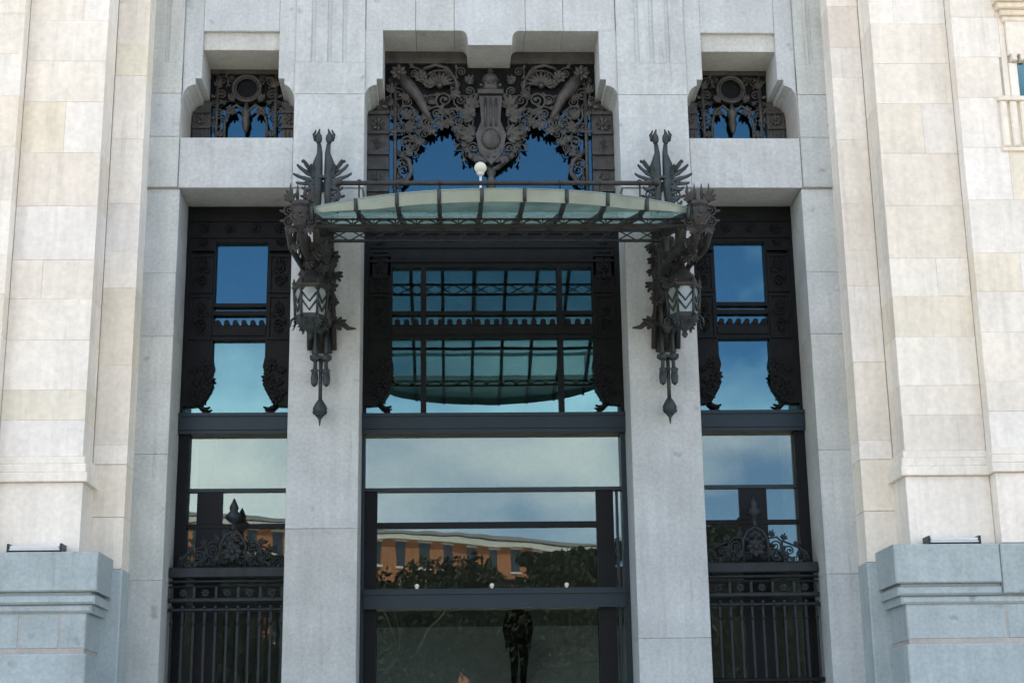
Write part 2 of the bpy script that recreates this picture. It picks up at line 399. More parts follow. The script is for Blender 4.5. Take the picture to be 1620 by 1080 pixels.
    P(s*5.86, s*8.3, -1.45, -0.45, 1.9, 3.17, 0.02); P(s*8.31, s*10.6, -1.45, -0.45, 1.9, 3.17, 0.02)
    P(s*5.80, s*10.6, -1.52, -0.45, 0, 1.895, 0.02)
    P(s*5.60, s*6.0, -0.54, 0.5, 2.6, 4.46, 0.02); P(s*5.60, s*6.0, -0.54, 0.5, 0, 2.595, 0.02)

    # portal: jamb, pillar, lintel, upper pier
    jm = MB().box(s*5.12, s*5.72, 0.02, 3.0, 0, 16).build('portal_jamb', 'mortar', palace)
    zc = [0, 2.1, 4.35, 6.3, 8.2, 9.25, 10.68]
    for a, c in zip(zc, zc[1:]): MB().stone(s*5.10, s*5.625, 0.0, 1.25, a+0.002, c-0.002, 0.006).build('ashlar_block', 'gran', jm, gran_tint())
    zc = [10.70, 11.58, 12.35]
    for a, c in zip(zc, zc[1:]): MB().stone(s*5.135, s*5.63, -0.05, 1.2, a+0.002, c-0.002, 0.008).build('ashlar_block', 'gran', jm, gran_tint())
    # fluted upper strip
    b = MB().box(s*5.135, s*5.63, -0.025, 1.2, 12.352, 16).box(s*5.135, s*5.63, -0.05, 0.02, 12.352, 12.90)
    for a, c in ((5.135, 5.365), (5.43, 5.63)): b.stone(s*a, s*c, -0.05, -0.02, 12.90, 16, 0.006)
    b.build('ashlar_block', 'gran', jm, gran_tint())
    pl = MB().box(s*2.17, s*3.23, 0.02, 1.15, 0, 16).build('portal_pillar', 'mortar', palace)
    zc = [0, 5.12, 10.70] if s < 0 else [0, 3.4, 10.70]
    for k, (a, c) in enumerate(zip(zc, zc[1:])):
        MB().stone(s*2.145, s*3.26, 0.0, 1.2, a+0.002, c-0.002, 0.008).build('ashlar_block', 'gran', pl, ((0.93, 0.91, 0.885) if k == 0 and s < 0 else (1.0, 1.0, 1.0)))
    MB().stone(s*2.115, s*3.275, -0.03, 1.2, 10.702, 12.35, 0.008).build('ashlar_block', 'gran', pl, (1.04, 1.05, 1.06))
    b = MB().box(s*2.115, s*3.275, -0.006, 1.2, 12.354, 16).box(s*2.115, s*3.275, -0.03, 0.03, 12.354, 12.92)
    gx = [2.46, 2.71, 2.98]; ed = [2.115]
    for g_ in gx: ed += [g_-0.032, g_+0.032]
    ed.append(3.275)
    for a, c in zip(ed[::2], ed[1::2]): b.stone(s*a, s*c, -0.03, 0.0, 12.92, 16, 0.008)
    b.build('ashlar_block', 'gran', pl, (1.05, 1.06, 1.07))
    # lintel over the side bay and the wall with the small window
    ln = MB().box(s*3.28, s*5.13, 0.05, 1.18, 10.75, 11.5).build('lintel', 'mortar', palace)
    MB().stone(s*3.28, s*5.13, -0.015, 1.2, 10.70, 11.578, 0.01).build('ashlar_block', 'gran', ln, (1.03, 1.03, 1.04))
    b = MB()
    arc = [(5.130, 12.22), (5.125, 12.30), (5.10, 12.40), (5.05, 12.48), (4.97, 12.525), (4.92, 12.53), (4.92, 12.64), (4.82, 12.64)]
    poly = arc+[(4.82, 13.50), (4.82, 16), (5.13, 16)]
    b.prism([(s*x, z) for x, z in poly], 0.0, 1.2)
    b.build('window_shoulder', 'gran', palace, (1.02, 1.03, 1.05))
    poly = [(8.40-x, z) for x, z in arc]
    poly = [(3.277, 12.22), (3.282, 12.30), (3.31, 12.40), (3.36, 12.48), (3.42, 12.525), (3.45, 12.53), (3.45, 12.64), (3.55, 12.64), (3.55, 16), (3.277, 16)]
    MB().prism([(s*x, z) for x, z in poly], 0.0, 1.2).build('window_shoulder', 'gran', palace, (1.04, 1.05, 1.06))
    MB().stone(s*3.552, s*4.818, 0.0, 1.2, 13.50, 16, 0.01).build('window_head', 'gran', palace, (1.05, 1.06, 1.08))
    MB().stone(s*3.545, s*4.825, 0.07, 1.2, 13.185, 13.52, 0.006).build('window_head', 'gran', palace, (1.06, 1.02, 0.96))
    # shoulder of the great window
    arc = [(2.13, 12.22), (2.125, 12.30), (2.10, 12.40), (2.05, 12.48), (1.97, 12.525), (1.92, 12.53), (1.92, 12.64), (1.82, 12.64)]
    MB().prism([(s*x, z) for x, z in arc+[(1.82, 13.525), (2.13, 13.525)]], 0.0, 1.2).build('window_shoulder', 'gran', palace, (1.03, 1.04, 1.05))
# flat arch over the great window
def arc_pts(cx, cz, r, a0, a1, n=5): return [(cx+r*math.cos(R(a0+(a1-a0)*i/n)), cz+r*math.sin(R(a0+(a1-a0)*i/n))) for i in range(n+1)]
xs = [-2.11, -1.27, -0.62, 0.58, 1.22, 2.11]
for k, (a, c) in enumerate(zip(xs, xs[1:])):
    if k == 2:
        poly = [(a+0.003, 16), (a+0.003, 13.525), (-0.52, 13.525)]+arc_pts(-0.52, 13.405, 0.12, 90, 0)+[(-0.385, 13.26), (0.345, 13.26)]+arc_pts(0.48, 13.405, 0.12, 180, 90)+[(c-0.003, 13.525), (c-0.003, 16)]
        MB().prism(poly, -0.004, 1.2).build('keystone', 'gran', palace, (1.06, 1.07, 1.09))
    else: MB().stone(a+0.003, c-0.003, 0.0, 1.2, 13.525, 16, 0.006).build('voussoir', 'gran', palace, tl(1.03, 1.07, 0.0))
# mass of the building above and behind
b = MB(); b.box(-30, 30, 0.5, 3.0, 16, 27).box(-30, 30, -0.6, 26, 27, 28)
for s in (-1, 1): b.box(s*10.6, s*30, -1.3, 3.0, 0, 16.0)
b.box(-30, 30, 24, 25, 0, 27).box(-30, -29, 3, 24, 0, 27).box(29, 30, 3, 24, 0, 27)
b.build('upper_wall', 'lime', palace, (1, 1, 1))
# corner window at the right edge
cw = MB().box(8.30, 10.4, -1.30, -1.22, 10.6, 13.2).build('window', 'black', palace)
MB().box(8.372, 10.3, -1.40, -1.39, 11.70, 12.30).build('pane', 'glass', cw)
b = MB()
for x, z0, z1, y in ((8.06, 13.30, 13.42, -1.62), (8.10, 13.20, 13.298, -1.56), (8.16, 13.10, 13.198, -1.50), (8.20, 13.0, 13.098, -1.46)): b.stone(x, 10.5, y, -1.22, z0, z1, 0.015)
b.build('cornice', 'lime', cw, (1.0, 0.96, 0.86))
MB().stone(8.24, 10.4, -1.47, -1.22, 12.42, 12.996, 0.01).build('frieze', 'lime', cw, (1.02, 1.0, 0.95))
for k in range(10): MB().stone(8.28+k*0.14, 8.36+k*0.14, -1.50, -1.34, 12.31, 12.416, 0.008).build('dentil', 'lime', cw, (1, 0.98, 0.93))
MB().stone(8.142, 8.235, -1.40, -1.22, 11.70, 13.098, 0.004).build('jamb', 'lime', cw, (1.03, 1.0, 0.96))
MB().stone(8.24, 8.37, -1.43, -1.22, 11.70, 12.29, 0.01).build('frame', 'lime', cw, (1.05, 1.03, 1.0))
for k in range(14): MB().stone(8.02+k*0.16, 8.13+k*0.16, -1.47, -1.3, 10.85, 11.62, 0.02).build('flute', 'lime', cw, (1.02, 1.0, 0.95))
MB().stone(7.99, 10.4, -1.45, -1.22, 10.78, 10.846, 0.01).box(7.99, 10.4, -1.405, -1.22, 10.846, 11.62).stone(7.99, 10.4, -1.49, -1.22, 11.622, 11.697, 0.01).build('sill', 'lime', cw, (1.0, 0.97, 0.92))

# ------------------------------------------------------------------ interior hall
hall = MB()
hall.box(-6.2, 6.2, 12.0, 12.3, 1.4, 16).box(-6.4, -6.2, 1.2, 12.3, 1.4, 16).box(6.2, 6.4, 1.2, 12.3, 1.4, 16).box(-6.4, 6.4, 1.2, 12.3, 15.0, 15.3)
struct(hall.build('hall_walls', 'plaster'))
struct(MB().box(-6.2, 6.2, 0.6, 12.0, 1.2, 1.5).build('hall_floor', 'hallfloor'))
stair = thing('staircase', (0, 4.6, 1.5), 'broad grey stone staircase dimly seen behind the central glass doors', 'staircase')
for k in range(17): MB().box(-3.0, 3.0, 4.6+k*0.3, 4.9+k*0.3, 1.5, 1.5+(k+1)*0.17).build('step', 'stair', stair)
MB().box(-3.0, 3.0, 9.7, 11.9, 1.5, 4.39).build('landing', 'stair', stair)

# ------------------------------------------------------------------ windows and doors in the bays
GY = 0.97
def tilt(b):
    c = sum((Vector(v) for v in b.v), Vector())/len(b.v); tx, tz = rnd.uniform(-0.0018, 0.0018), rnd.uniform(-0.0018, 0.0018)
    b.v = [(v[0], v[1]+(v[2]-c.z)*tx+(v[0]-c.x)*tz, v[2]) for v in b.v]; return b
def pane(x0, x1, z0, z1, parent, m='glass', y=GY): return tilt(MB().box(x0, x1, y, y+0.012, z0, z1)).build('pane', m, parent)
def scallops(x0, x1, z, parent, n, m='bronze'):
    w = (x1-x0)/n; h = w*0.30
    for k in range(n):
        cx = x0+(k+0.5)*w
        MB().prism([(cx-h, z-0.01), (cx+h, z-0.01)]+arc_pts(cx, z+0.05, h, 0, 180, 8), 0.86, 0.92).build('scallop', m, parent)
def side_panel(x_in, x_out, z0, z1, parent, m='bronze', drop=True):
    """relief panel between opening and stone: x_in is the edge on the glass side"""
    d = 1 if x_out > x_in else -1; w = abs(x_out-x_in)
    b = MB(); b.box(x_in, x_out, 0.86, 0.96, z0+(0.95 if drop else 0), z1)
    b.build('panel', m, parent)
    b = MB(); xa, xb = x_in+d*0.03, x_out-d*0.05
    zz = [z0+1.25, z0+2.05, z0+2.75, z1-0.12]
    for a, c in zip(zz, zz[1:]):
        b.box(xa, xb, 0.83, 0.865, a, a+0.035).box(xa, xb, 0.83, 0.865, c-0.075, c-0.04).box(xa, xa+d*0.035, 0.832, 0.865, a, c-0.04).box(xb-d*0.035, xb, 0.832, 0.865, a, c-0.04)
    b.build('moulding', m, parent)
    for a, c in zip(zz, zz[1:]):
        cm = (xa+xb)/2; h = c-a
        orn('double_scroll', m, parent, cm, 0.84, (a+c)/2-0.02, min(w*0.26, h*0.2), 0, d)
        orn('leaf_spray', m, parent, cm, 0.85, c-0.28, w*0.26); orn('leaf_spray', m, parent, cm, 0.85, a+0.24, w*0.26, PI)
    if drop:
        # swag that swells and hangs below the panel, ending in a hooked drip
        e = [(x_out, z0+0.95), (x_in, z0+0.95), (x_in+d*-0.03, z0+0.8), (x_in+d*0.015, z0+0.62), (x_in-d*0.025, z0+0.5), (x_in+d*0.04, z0+0.36), (x_in+d*0.10, z0+0.26), (x_in+d*0.16, z0+0.16), (x_out, z0+0.14)]
        MB().prism(e, 0.85, 0.95).build('swag', m, parent)
        for k, (u, z) in enumerate(((0.10, 0.82), (0.28, 0.78), (0.06, 0.60), (0.24, 0.58), (0.12, 0.44), (0.30, 0.40), (0.2, 0.28))):
            orn('leaf_spray' if k % 2 else 'rosette', m, parent, x_in+d*u, 0.84, z0+z, 0.11, PI if k % 2 else 0.3*k)
        MB().tube([(x_in+d*0.20, 0.9, z0+0.17), (x_in+d*0.14, 0.88, z0+0.10), (x_in+d*0.06, 0.87, z0+0.09), (x_in+d*0.0, 0.87, z0+0.12)], [0.04, 0.035, 0.03, 0.015], 6).tube([(x_in+d*0.14, 0.9, z0+0.13), (x_in+d*0.08, 0.88, z0+0.03), (x_in+d*0.02, 0.88, z0+0.02)], [0.035, 0.028, 0.012], 6).build('drip', m, parent)

for s in (-1, 1):
    side = 'left' if s < 0 else 'right'
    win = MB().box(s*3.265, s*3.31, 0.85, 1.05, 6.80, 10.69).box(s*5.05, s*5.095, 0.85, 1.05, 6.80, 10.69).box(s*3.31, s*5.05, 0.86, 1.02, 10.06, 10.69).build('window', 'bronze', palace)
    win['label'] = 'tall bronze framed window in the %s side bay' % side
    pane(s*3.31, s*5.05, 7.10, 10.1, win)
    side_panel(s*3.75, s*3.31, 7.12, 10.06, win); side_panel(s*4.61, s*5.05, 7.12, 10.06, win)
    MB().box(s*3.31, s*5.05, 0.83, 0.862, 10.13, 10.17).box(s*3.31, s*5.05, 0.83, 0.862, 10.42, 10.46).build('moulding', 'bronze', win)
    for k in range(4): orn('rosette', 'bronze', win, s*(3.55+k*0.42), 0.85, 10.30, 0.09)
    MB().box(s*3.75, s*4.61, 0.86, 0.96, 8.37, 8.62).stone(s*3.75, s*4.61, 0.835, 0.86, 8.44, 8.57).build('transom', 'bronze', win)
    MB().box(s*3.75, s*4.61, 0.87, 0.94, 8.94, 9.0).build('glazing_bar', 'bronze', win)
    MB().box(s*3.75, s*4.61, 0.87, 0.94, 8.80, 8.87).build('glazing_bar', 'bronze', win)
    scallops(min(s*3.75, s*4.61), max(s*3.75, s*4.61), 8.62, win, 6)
    MB().box(s*3.27, s*5.09, 0.74, 1.02, 6.84, 7.11).box(s*3.27, s*5.09, 0.715, 0.745, 7.06, 7.115).box(s*3.27, s*5.09, 0.76, 1.0, 6.78, 6.838).build('transom_beam', 'steel', palace)
    # lower glazing
    lw = MB().box(s*4.92, s*5.095, 0.85, 1.05, 1.5, 6.78).box(s*3.265, s*3.30, 0.9, 1.05, 1.5, 6.78).build('window', 'black', palace)
    lw['label'] = 'dark glazed screen behind the %s iron gate' % side
    pane(s*3.30, s*4.92, 5.90, 6.78, lw, 'dglass'); pane(s*3.30, s*4.92, 1.5, 5.86, lw, 'dglass')
    MB().box(s*3.30, s*4.92, 0.90, 1.04, 5.855, 5.91).build('glazing_bar', 'steel', lw)
    MB().box(s*3.30, s*4.92, 0.91, 0.965, 5.27, 5.34).build('glazing_bar', 'black', lw)
    MB().box(*((-4.77, -4.37) if s < 0 else (3.98, 4.42)), 0.915, 0.96, 1.5, 5.265).build('post', 'black', lw); MB().box(*((-4.77, -4.37) if s < 0 else (3.98, 4.42)), 0.915, 0.96, 5.345, 5.852).build('post', 'black', lw)  # black strips added before the glass, standing in for dark shapes mirrored in it
    # small tracery window
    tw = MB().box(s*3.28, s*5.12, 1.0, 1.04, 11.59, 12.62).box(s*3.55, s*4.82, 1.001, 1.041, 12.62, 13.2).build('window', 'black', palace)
    tw['label'] = 'small window with bronze ring tracery above the %s side bay' % side
    MB().box(s*3.28, s*5.12, 0.96, 0.972, 11.58, 12.64).box(s*3.55, s*4.82, 0.961, 0.973, 12.64, 13.2).build('pane', 'glass', tw)
    cx = s*4.185; y = 0.84
    MB().prism([(cx-0.63, 13.12), (cx-0.63, 12.6), (cx-0.5, 12.45), (cx-0.3, 12.62), (cx, 12.56), (cx+0.3, 12.62), (cx+0.5, 12.45), (cx+0.63, 12.6), (cx+0.63, 13.12)], 0.90, 0.93).build('dark_reflection_plate', 'bronze', tw)  # dark sheet added in place of the soffit's reflection in the pane
    MB().tube([(cx+0.235*math.cos(t), y, 12.84+0.235*math.sin(t)) for t in [2*PI*i/24 for i in range(25)]], 0.033, 8).build('ring', 'trac', tw)
    MB().tube([(cx+0.19*math.cos(t), y, 12.84+0.19*math.sin(t)) for t in [2*PI*i/24 for i in range(25)]], 0.014, 6).build('ring', 'trac', tw)
    MB().box(s*3.56, s*4.81, 0.82, 0.90, 13.10, 13.18).build('rail', 'trac', tw)
    MB().lathe((cx, y, 12.0), [(0.01, 0), (0.04, 0.06), (0.075, 0.2), (0.06, 0.3), (0.09, 0.36), (0.05, 0.46), (0.03, 0.56)], 10).build('pendant', 'trac', tw)
    for d in (-1, 1):
        # stacked panel blocks by the shoulders
        b = MB()
        xo, xi = cx+d*0.91, cx+d*0.60
        b.box(xi, xo, 0.86, 0.95, 11.59, 12.42).box(xi, xo-d*0.08, 0.86, 0.95, 12.42, 12.60)
        for q in range(4): b.box(xi+d*(0.04+q*0.07), xi+d*(0.07+q*0.07), 0.83, 0.865, 11.68, 12.05)
        b.box(xi, xo, 0.82, 0.865, 12.10, 12.15).box(xi, xo, 0.82, 0.865, 11.60, 11.65).box(xi, xo-d*0.05, 0.82, 0.865, 12.38, 12.43)
        b.build('panel', 'trac', tw)
        MB().tube([(cx+d*0.36, y, 11.6), (cx+d*0.36, y, 12.2), (cx+d*0.30, y-0.03, 12.42), (cx+d*0.16, y-0.03, 12.52), (cx, y-0.03, 12.36)], 0.028, 6).build('scroll_bar', 'trac', tw)
        MB().tube([(cx+d*0.50, y, 11.6), (cx+d*0.50, y, 13.1)], 0.03, 6).build('upright_bar', 'trac', tw)
        orn('rosette', 'trac', tw, cx+d*0.75, 0.84, 12.27, 0.10)
        orn('scroll', 'trac', tw, cx+d*0.43, y, 12.72, 0.115, 0, d); orn('scroll', 'trac', tw, cx+d*0.42, y, 12.98, 0.10, 1.2, -d)
        orn('scroll', 'trac', tw, cx+d*0.45, y, 12.38, 0.10, 0.5, d); orn('leaf_spray', 'trac', tw, cx+d*0.22, y, 12.46, 0.15, PI+d*0.6)
        orn('leaf_spray', 'trac', tw, cx+d*0.28, y-0.02, 12.62, 0.12, d*0.8); orn('leaf_spray', 'trac', tw, cx+d*0.5, y-0.02, 12.86, 0.12, d*0.4); orn('scroll', 'trac', tw, cx+d*0.54, y, 12.55, 0.08, 0.4, -d); orn('scroll', 'trac', tw, cx+d*0.52, y, 12.18, 0.09, 1.4, d); orn('scroll', 'trac', tw, cx+d*0.26, y, 13.02, 0.07, 0.4, d)
        orn('leaf_spray', 'trac', tw, cx+d*0.43, y, 12.05, 0.13, PI); orn('scroll', 'trac', tw, cx+d*0.46, y, 11.80, 0.085, PI, d)

# central bay
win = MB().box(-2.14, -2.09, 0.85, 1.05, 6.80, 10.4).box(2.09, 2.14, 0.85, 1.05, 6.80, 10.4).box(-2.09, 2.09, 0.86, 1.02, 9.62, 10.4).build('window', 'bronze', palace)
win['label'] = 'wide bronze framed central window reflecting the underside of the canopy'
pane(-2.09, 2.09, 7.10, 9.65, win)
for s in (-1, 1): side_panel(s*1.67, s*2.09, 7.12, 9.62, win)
for z in (9.70, 9.95, 10.2): MB().box(-2.05, 2.05, 0.83, 0.862, z, z+0.04).build('moulding', 'bronze', win)
MB().box(-1.67, 1.67, 0.86, 0.96, 8.40, 8.62).stone(-1.67, 1.67, 0.835, 0.86, 8.45, 8.57).build('transom', 'bronze', win)
MB().box(-1.67, 1.67, 0.88, 0.94, 8.80, 8.86).build('glazing_bar', 'bronze', win)
for x in (-1.15, 1.12):
    MB().box(x-0.045, x+0.045, 0.862, 0.958, 7.115, 8.398).build('mullion', 'bronze', win); MB().box(x-0.045, x+0.045, 0.862, 0.958, 8.622, 9.62).build('mullion', 'bronze', win)
scallops(-1.10, 1.07, 8.62, win, 14); scallops(-1.66, -1.20, 8.62, win, 3); scallops(1.17, 1.66, 8.62, win, 3)
MB().box(-2.14, 2.14, 0.74, 1.02, 6.84, 7.09).box(-2.14, 2.14, 0.715, 0.745, 7.04, 7.095).box(-2.14, 2.14, 0.76, 1.0, 6.77, 6.838).build('transom_beam', 'steel', palace)
dr = MB().box(-2.14, -2.09, 0.85, 1.05, 1.5, 6.77).build('door', 'steel', palace); MB().box(2.06, 2.14, 0.85, 1.05, 1.5, 6.77).build('frame', 'steel', dr)
dr['label'] = 'tall glazed central doorway reflecting trees and brick houses'
pane(-2.09, 2.06, 5.90, 6.77, dr, 'dglass'); pane(-2.09, 2.06, 4.28, 5.84, dr, 'dglass'); pane(-2.09, 2.06, 1.5, 3.96, dr, 'dglass')
MB().box(-2.09, 2.06, 0.88, 1.03, 5.84, 5.895).build('glazing_bar', 'steel', dr)
MB().box(-1.89, 1.64, 0.91, 0.965, 5.25, 5.34).build('glazing_bar', 'black', dr)
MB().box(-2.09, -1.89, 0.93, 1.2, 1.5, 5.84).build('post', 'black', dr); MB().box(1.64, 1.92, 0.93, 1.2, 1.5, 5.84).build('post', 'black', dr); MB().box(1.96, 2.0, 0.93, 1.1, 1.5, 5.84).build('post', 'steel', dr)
MB().box(-2.09, 2.06, 0.80, 1.05, 3.96, 4.27).box(-2.09, 2.06, 0.77, 0.8, 4.18, 4.24).build('door_beam', 'steel', dr)
for x in (-1.25, -0.06, 1.13):
    MB().ball((x, 0.86, 4.32), 0.035, 10, 8).tube([(x, 0.86, 4.26), (x, 0.86, 4.30)], 0.02, 8).build('spot_lamp', 'lamp', dr)

# great tracery window
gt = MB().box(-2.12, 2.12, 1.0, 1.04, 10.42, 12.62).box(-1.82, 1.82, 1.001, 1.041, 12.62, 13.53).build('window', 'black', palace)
gt['label'] = 'great window filled with dense bronze scroll tracery above the canopy'
MB().box(-2.12, 2.12, 0.96, 0.972, 10.41, 12.63).box(-1.82, 1.82, 0.961, 0.973, 12.63, 13.52).build('pane', 'glass', gt)
y = 0.82
MB().box(-1.82, 1.82, 0.80, 0.92, 13.30, 13.52).build('rail', 'trac', gt); MB().box(-2.12, 2.12, 0.80, 0.95, 10.40, 10.55).build('rail', 'trac', gt)
MB().prism([(-1.82, 13.3), (-1.82, 12.62), (-1.7, 12.5), (-1.45, 12.6), (-1.25, 12.45), (-1.05, 12.3), (-0.9, 12.5), (-0.72, 12.42), (-0.5, 12.5), (-0.35, 12.2), (-0.3, 11.9), (-0.15, 11.6), (0, 11.5), (0.15, 11.6), (0.3, 11.9), (0.35, 12.2), (0.5, 12.5), (0.72, 12.42), (0.9, 12.5), (1.05, 12.3), (1.25, 12.45), (1.45, 12.6), (1.7, 12.5), (1.82, 12.62), (1.82, 13.3)], 0.90, 0.93).build('dark_reflection_plate', 'bronze', gt)  # added dark sheet imitates the soffit mirrored in the upper glass
for d in (-1, 1):
    b = MB(); xo, xi = d*2.11, d*1.74
    b.box(xi, xo, 0.86, 0.95, 10.55, 12.40).box(xi, d*1.95, 0.86, 0.95, 12.40, 12.62)
    for z in (10.95, 11.35, 11.62, 12.0, 12.36): b.box(xi, xo, 0.81, 0.865, z, z+0.055)
    b.build('panel', 'trac', gt)
    for z, k in ((10.77, 'rosette'), (11.17, 'leaf_spray'), (11.83, 'double_scroll'), (12.18, 'rosette')): orn(k, 'trac', gt, d*1.93, 0.83, z, 0.12 if k != 'double_scroll' else 0.06)
    MB().tube([(d*1.64, y, 10.55), (d*1.64, y, 12.9)], 0.035, 6).build('upright_bar', 'trac', gt)
    MB().box(d*1.20, d*1.74, 0.80, 0.86, 12.02, 12.07).build('cross_bar', 'trac', gt)
    # scroll column beside the opening
    for k, (x, z, r, ro, f) in enumerate(((1.42, 12.36, 0.20, 0.2, 1), (1.44, 11.83, 0.16, 0.0, -1), (1.50, 11.45, 0.12, 0.6, 1), (1.55, 11.18, 0.085, 1.0, -1), (1.24, 12.16, 0.11, 2.0, 1), (1.30, 11.88, 0.10, 1.0, 1))):
        orn('scroll', 'trac', gt, d*x, y, z, r, d*ro, d*f)
    MB().tube([(d*1.62, y, 11.7), (d*1.40, y, 11.5), (d*1.36, y, 11.3), (d*1.44, y, 11.15), (d*1.52, y, 11.05)], [0.03, 0.05, 0.045, 0.04, 0.02], 6).build('scroll_bar', 'trac', gt)
    orn('leaf_spray', 'trac', gt, d*1.06, y, 12.14, 0.16, PI+d*0.5); orn('leaf_spray', 'trac', gt, d*1.28, y, 11.92, 0.12, PI+d*0.9)
    # cornucopia and shell hood
    MB().tube([(d*1.55, y, 13.05), (d*1.40, y-0.05, 12.85), (d*1.22, y-0.06, 12.62), (d*1.10, y-0.02, 12.36), (d*0.98, y, 12.18)], [0.10, 0.12, 0.095, 0.06, 0.02], 8).build('cornucopia', 'trac', gt)
    orn('rosette', 'trac', gt, d*1.58, y-0.08, 13.10, 0.14)
    orn('shell', 'trac', gt, d*0.88, y, 12.88, 0.27); orn('rosette', 'trac', gt, d*1.20, y-0.02, 13.05, 0.12)
    MB().tube([(d*0.56, y, 12.8), (d*0.60, y, 13.0), (d*0.74, y, 13.22), (d*0.95, y, 13.28), (d*1.15, y, 13.2)], 0.035, 6).build('scroll_bar', 'trac', gt)
    for k, (x, z, r, ro, f) in enumerate(((0.80, 12.62, 0.17, 0.0, 1), (0.66, 12.38, 0.14, 1.4, -1), (0.92, 12.38, 0.13, 2.4, 1), (0.52, 12.62, 0.13, 0.5, 1), (0.60, 12.92, 0.10, 2.0, -1), (1.58, 12.72, 0.15, 1.0, 1), (1.30, 13.12, 0.11, 3.0, 1), (1.70, 12.98, 0.09, 0.3, -1), (1.02, 12.62, 0.10, 3.6, -1), (1.66, 12.48, 0.11, 2.0, 1), (0.42, 12.2, 0.13, 4.0, 1), (0.50, 13.15, 0.10, 1.0, 1))):
        orn('scroll', 'trac', gt, d*x, y, z, r, d*ro, d*f)
    for x, z, r, ro in ((0.74, 12.24, 0.16, PI), (0.58, 12.14, 0.15, PI-0.4), (1.48, 12.62, 0.13, 0.5), (1.16, 12.34, 0.14, 2.0), (0.40, 12.95, 0.13, 0.8), (1.42, 12.95, 0.12, -0.8)):
        orn('leaf_spray', 'trac', gt, d*x, y-0.02, z, r, d*ro)
    for x, z, r, ro in ((1.0, 12.10, 0.15, PI+0.3), (1.2, 11.88, 0.13, PI+0.6), (1.36, 11.66, 0.12, PI+0.9), (0.50, 12.0, 0.15, PI+0.5), (0.40, 11.76, 0.13, PI+0.2), (1.46, 12.12, 0.18, 1.8), (0.84, 12.22, 0.18, PI), (0.35, 12.5, 0.2, 0.6), (0.66, 12.75, 0.16, 2.2), (1.08, 12.85, 0.15, 0.3), (1.5, 12.3, 0.16, 0.9), (1.72, 12.75, 0.13, 0.2)):
        orn('leaf_spray', 'trac', gt, d*x, y-0.03, z, r, d*ro)
    for x, z, r, ro, f in ((0.56, 12.22, 0.12, 0.8, 1), (1.08, 12.18, 0.12, 2.6, -1), (1.14, 11.98, 0.10, 0.4, 1), (1.30, 11.74, 0.09, 1.2, -1), (0.52, 11.9, 0.11, 0.2, -1), (0.40, 11.62, 0.09, 0.8, 1), (0.86, 12.18, 0.10, 2.0, 1), (0.98, 12.96, 0.10, 1.6, 1), (0.36, 12.78, 0.10, 0.3, -1), (1.42, 12.58, 0.10, 2.2, -1), (1.74, 12.62, 0.08, 0, 1), (0.72, 13.1, 0.09, 1.1, 1), (1.3, 12.36, 0.09, 0, 1), (1.58, 12.12, 0.10, 0.6, -1)):
        orn('scroll', 'trac', gt, d*x, y-0.02, z, r, d*ro, d*f)
    # wings of the central cartouche
    orn('leaf_spray', 'trac', gt, d*0.30, y-0.06, 12.30, 0.26, -d*1.2); orn('leaf_spray', 'trac', gt, d*0.30, y-0.06, 11.95, 0.24, -d*1.5)
    orn('scroll', 'trac', gt, d*0.40, y-0.05, 11.98, 0.15, 0, -d); orn('scroll', 'trac', gt, d*0.30, y-0.05, 11.72, 0.12, 0.6*d, d)
    orn('leaf_spray', 'trac', gt, d*0.22, y-0.05, 11.60, 0.20, PI-d*0.7)
    MB().tube([(d*0.50, y, 12.05), (d*0.46, y, 11.8), (d*0.30, y, 11.55), (d*0.10, y, 11.38), (0, y, 11.33)], [0.03, 0.045, 0.05, 0.05, 0.05], 6).build('scroll_bar', 'trac', gt)
b = MB(); b.prism([(-0.20, 12.66), (-0.16, 12.2), (-0.26, 11.95), (-0.2, 11.62), (0, 11.40), (0.2, 11.62), (0.26, 11.95), (0.16, 12.2), (0.20, 12.66)], y-0.10, y+0.06)
for x in (-0.09, 0.0, 0.09): b.tube([(x, y-0.11, 12.62), (x, y-0.11, 12.1)], 0.022, 6)
b.ball((0, y-0.10, 11.86), 0.17, 10, 8, (1, 0.5, 1.15))
b.build('cartouche', 'trac', gt)
b = MB(); b.box(-0.22, 0.22, y-0.16, y+0.05, 12.68, 12.76)
b.lathe((0, y-0.02, 12.76), [(0.15, 0), (0.18, 0.08), (0.10, 0.14), (0.16, 0.22), (0.12, 0.30), (0.04, 0.34), (0.05, 0.40), (0.01, 0.46)], 12)
for k in range(5): b.ball((-0.16+0.08*k, y-0.14, 12.84+0.03*(2-abs(k-2))), 0.035)
b.build('crown', 'trac', gt)
MB().lathe((0, y, 10.95), [(0.01, 0), (0.05, 0.06), (0.09, 0.16), (0.05, 0.26), (0.08, 0.34), (0.03, 0.44)], 10).build('pendant', 'trac', gt)

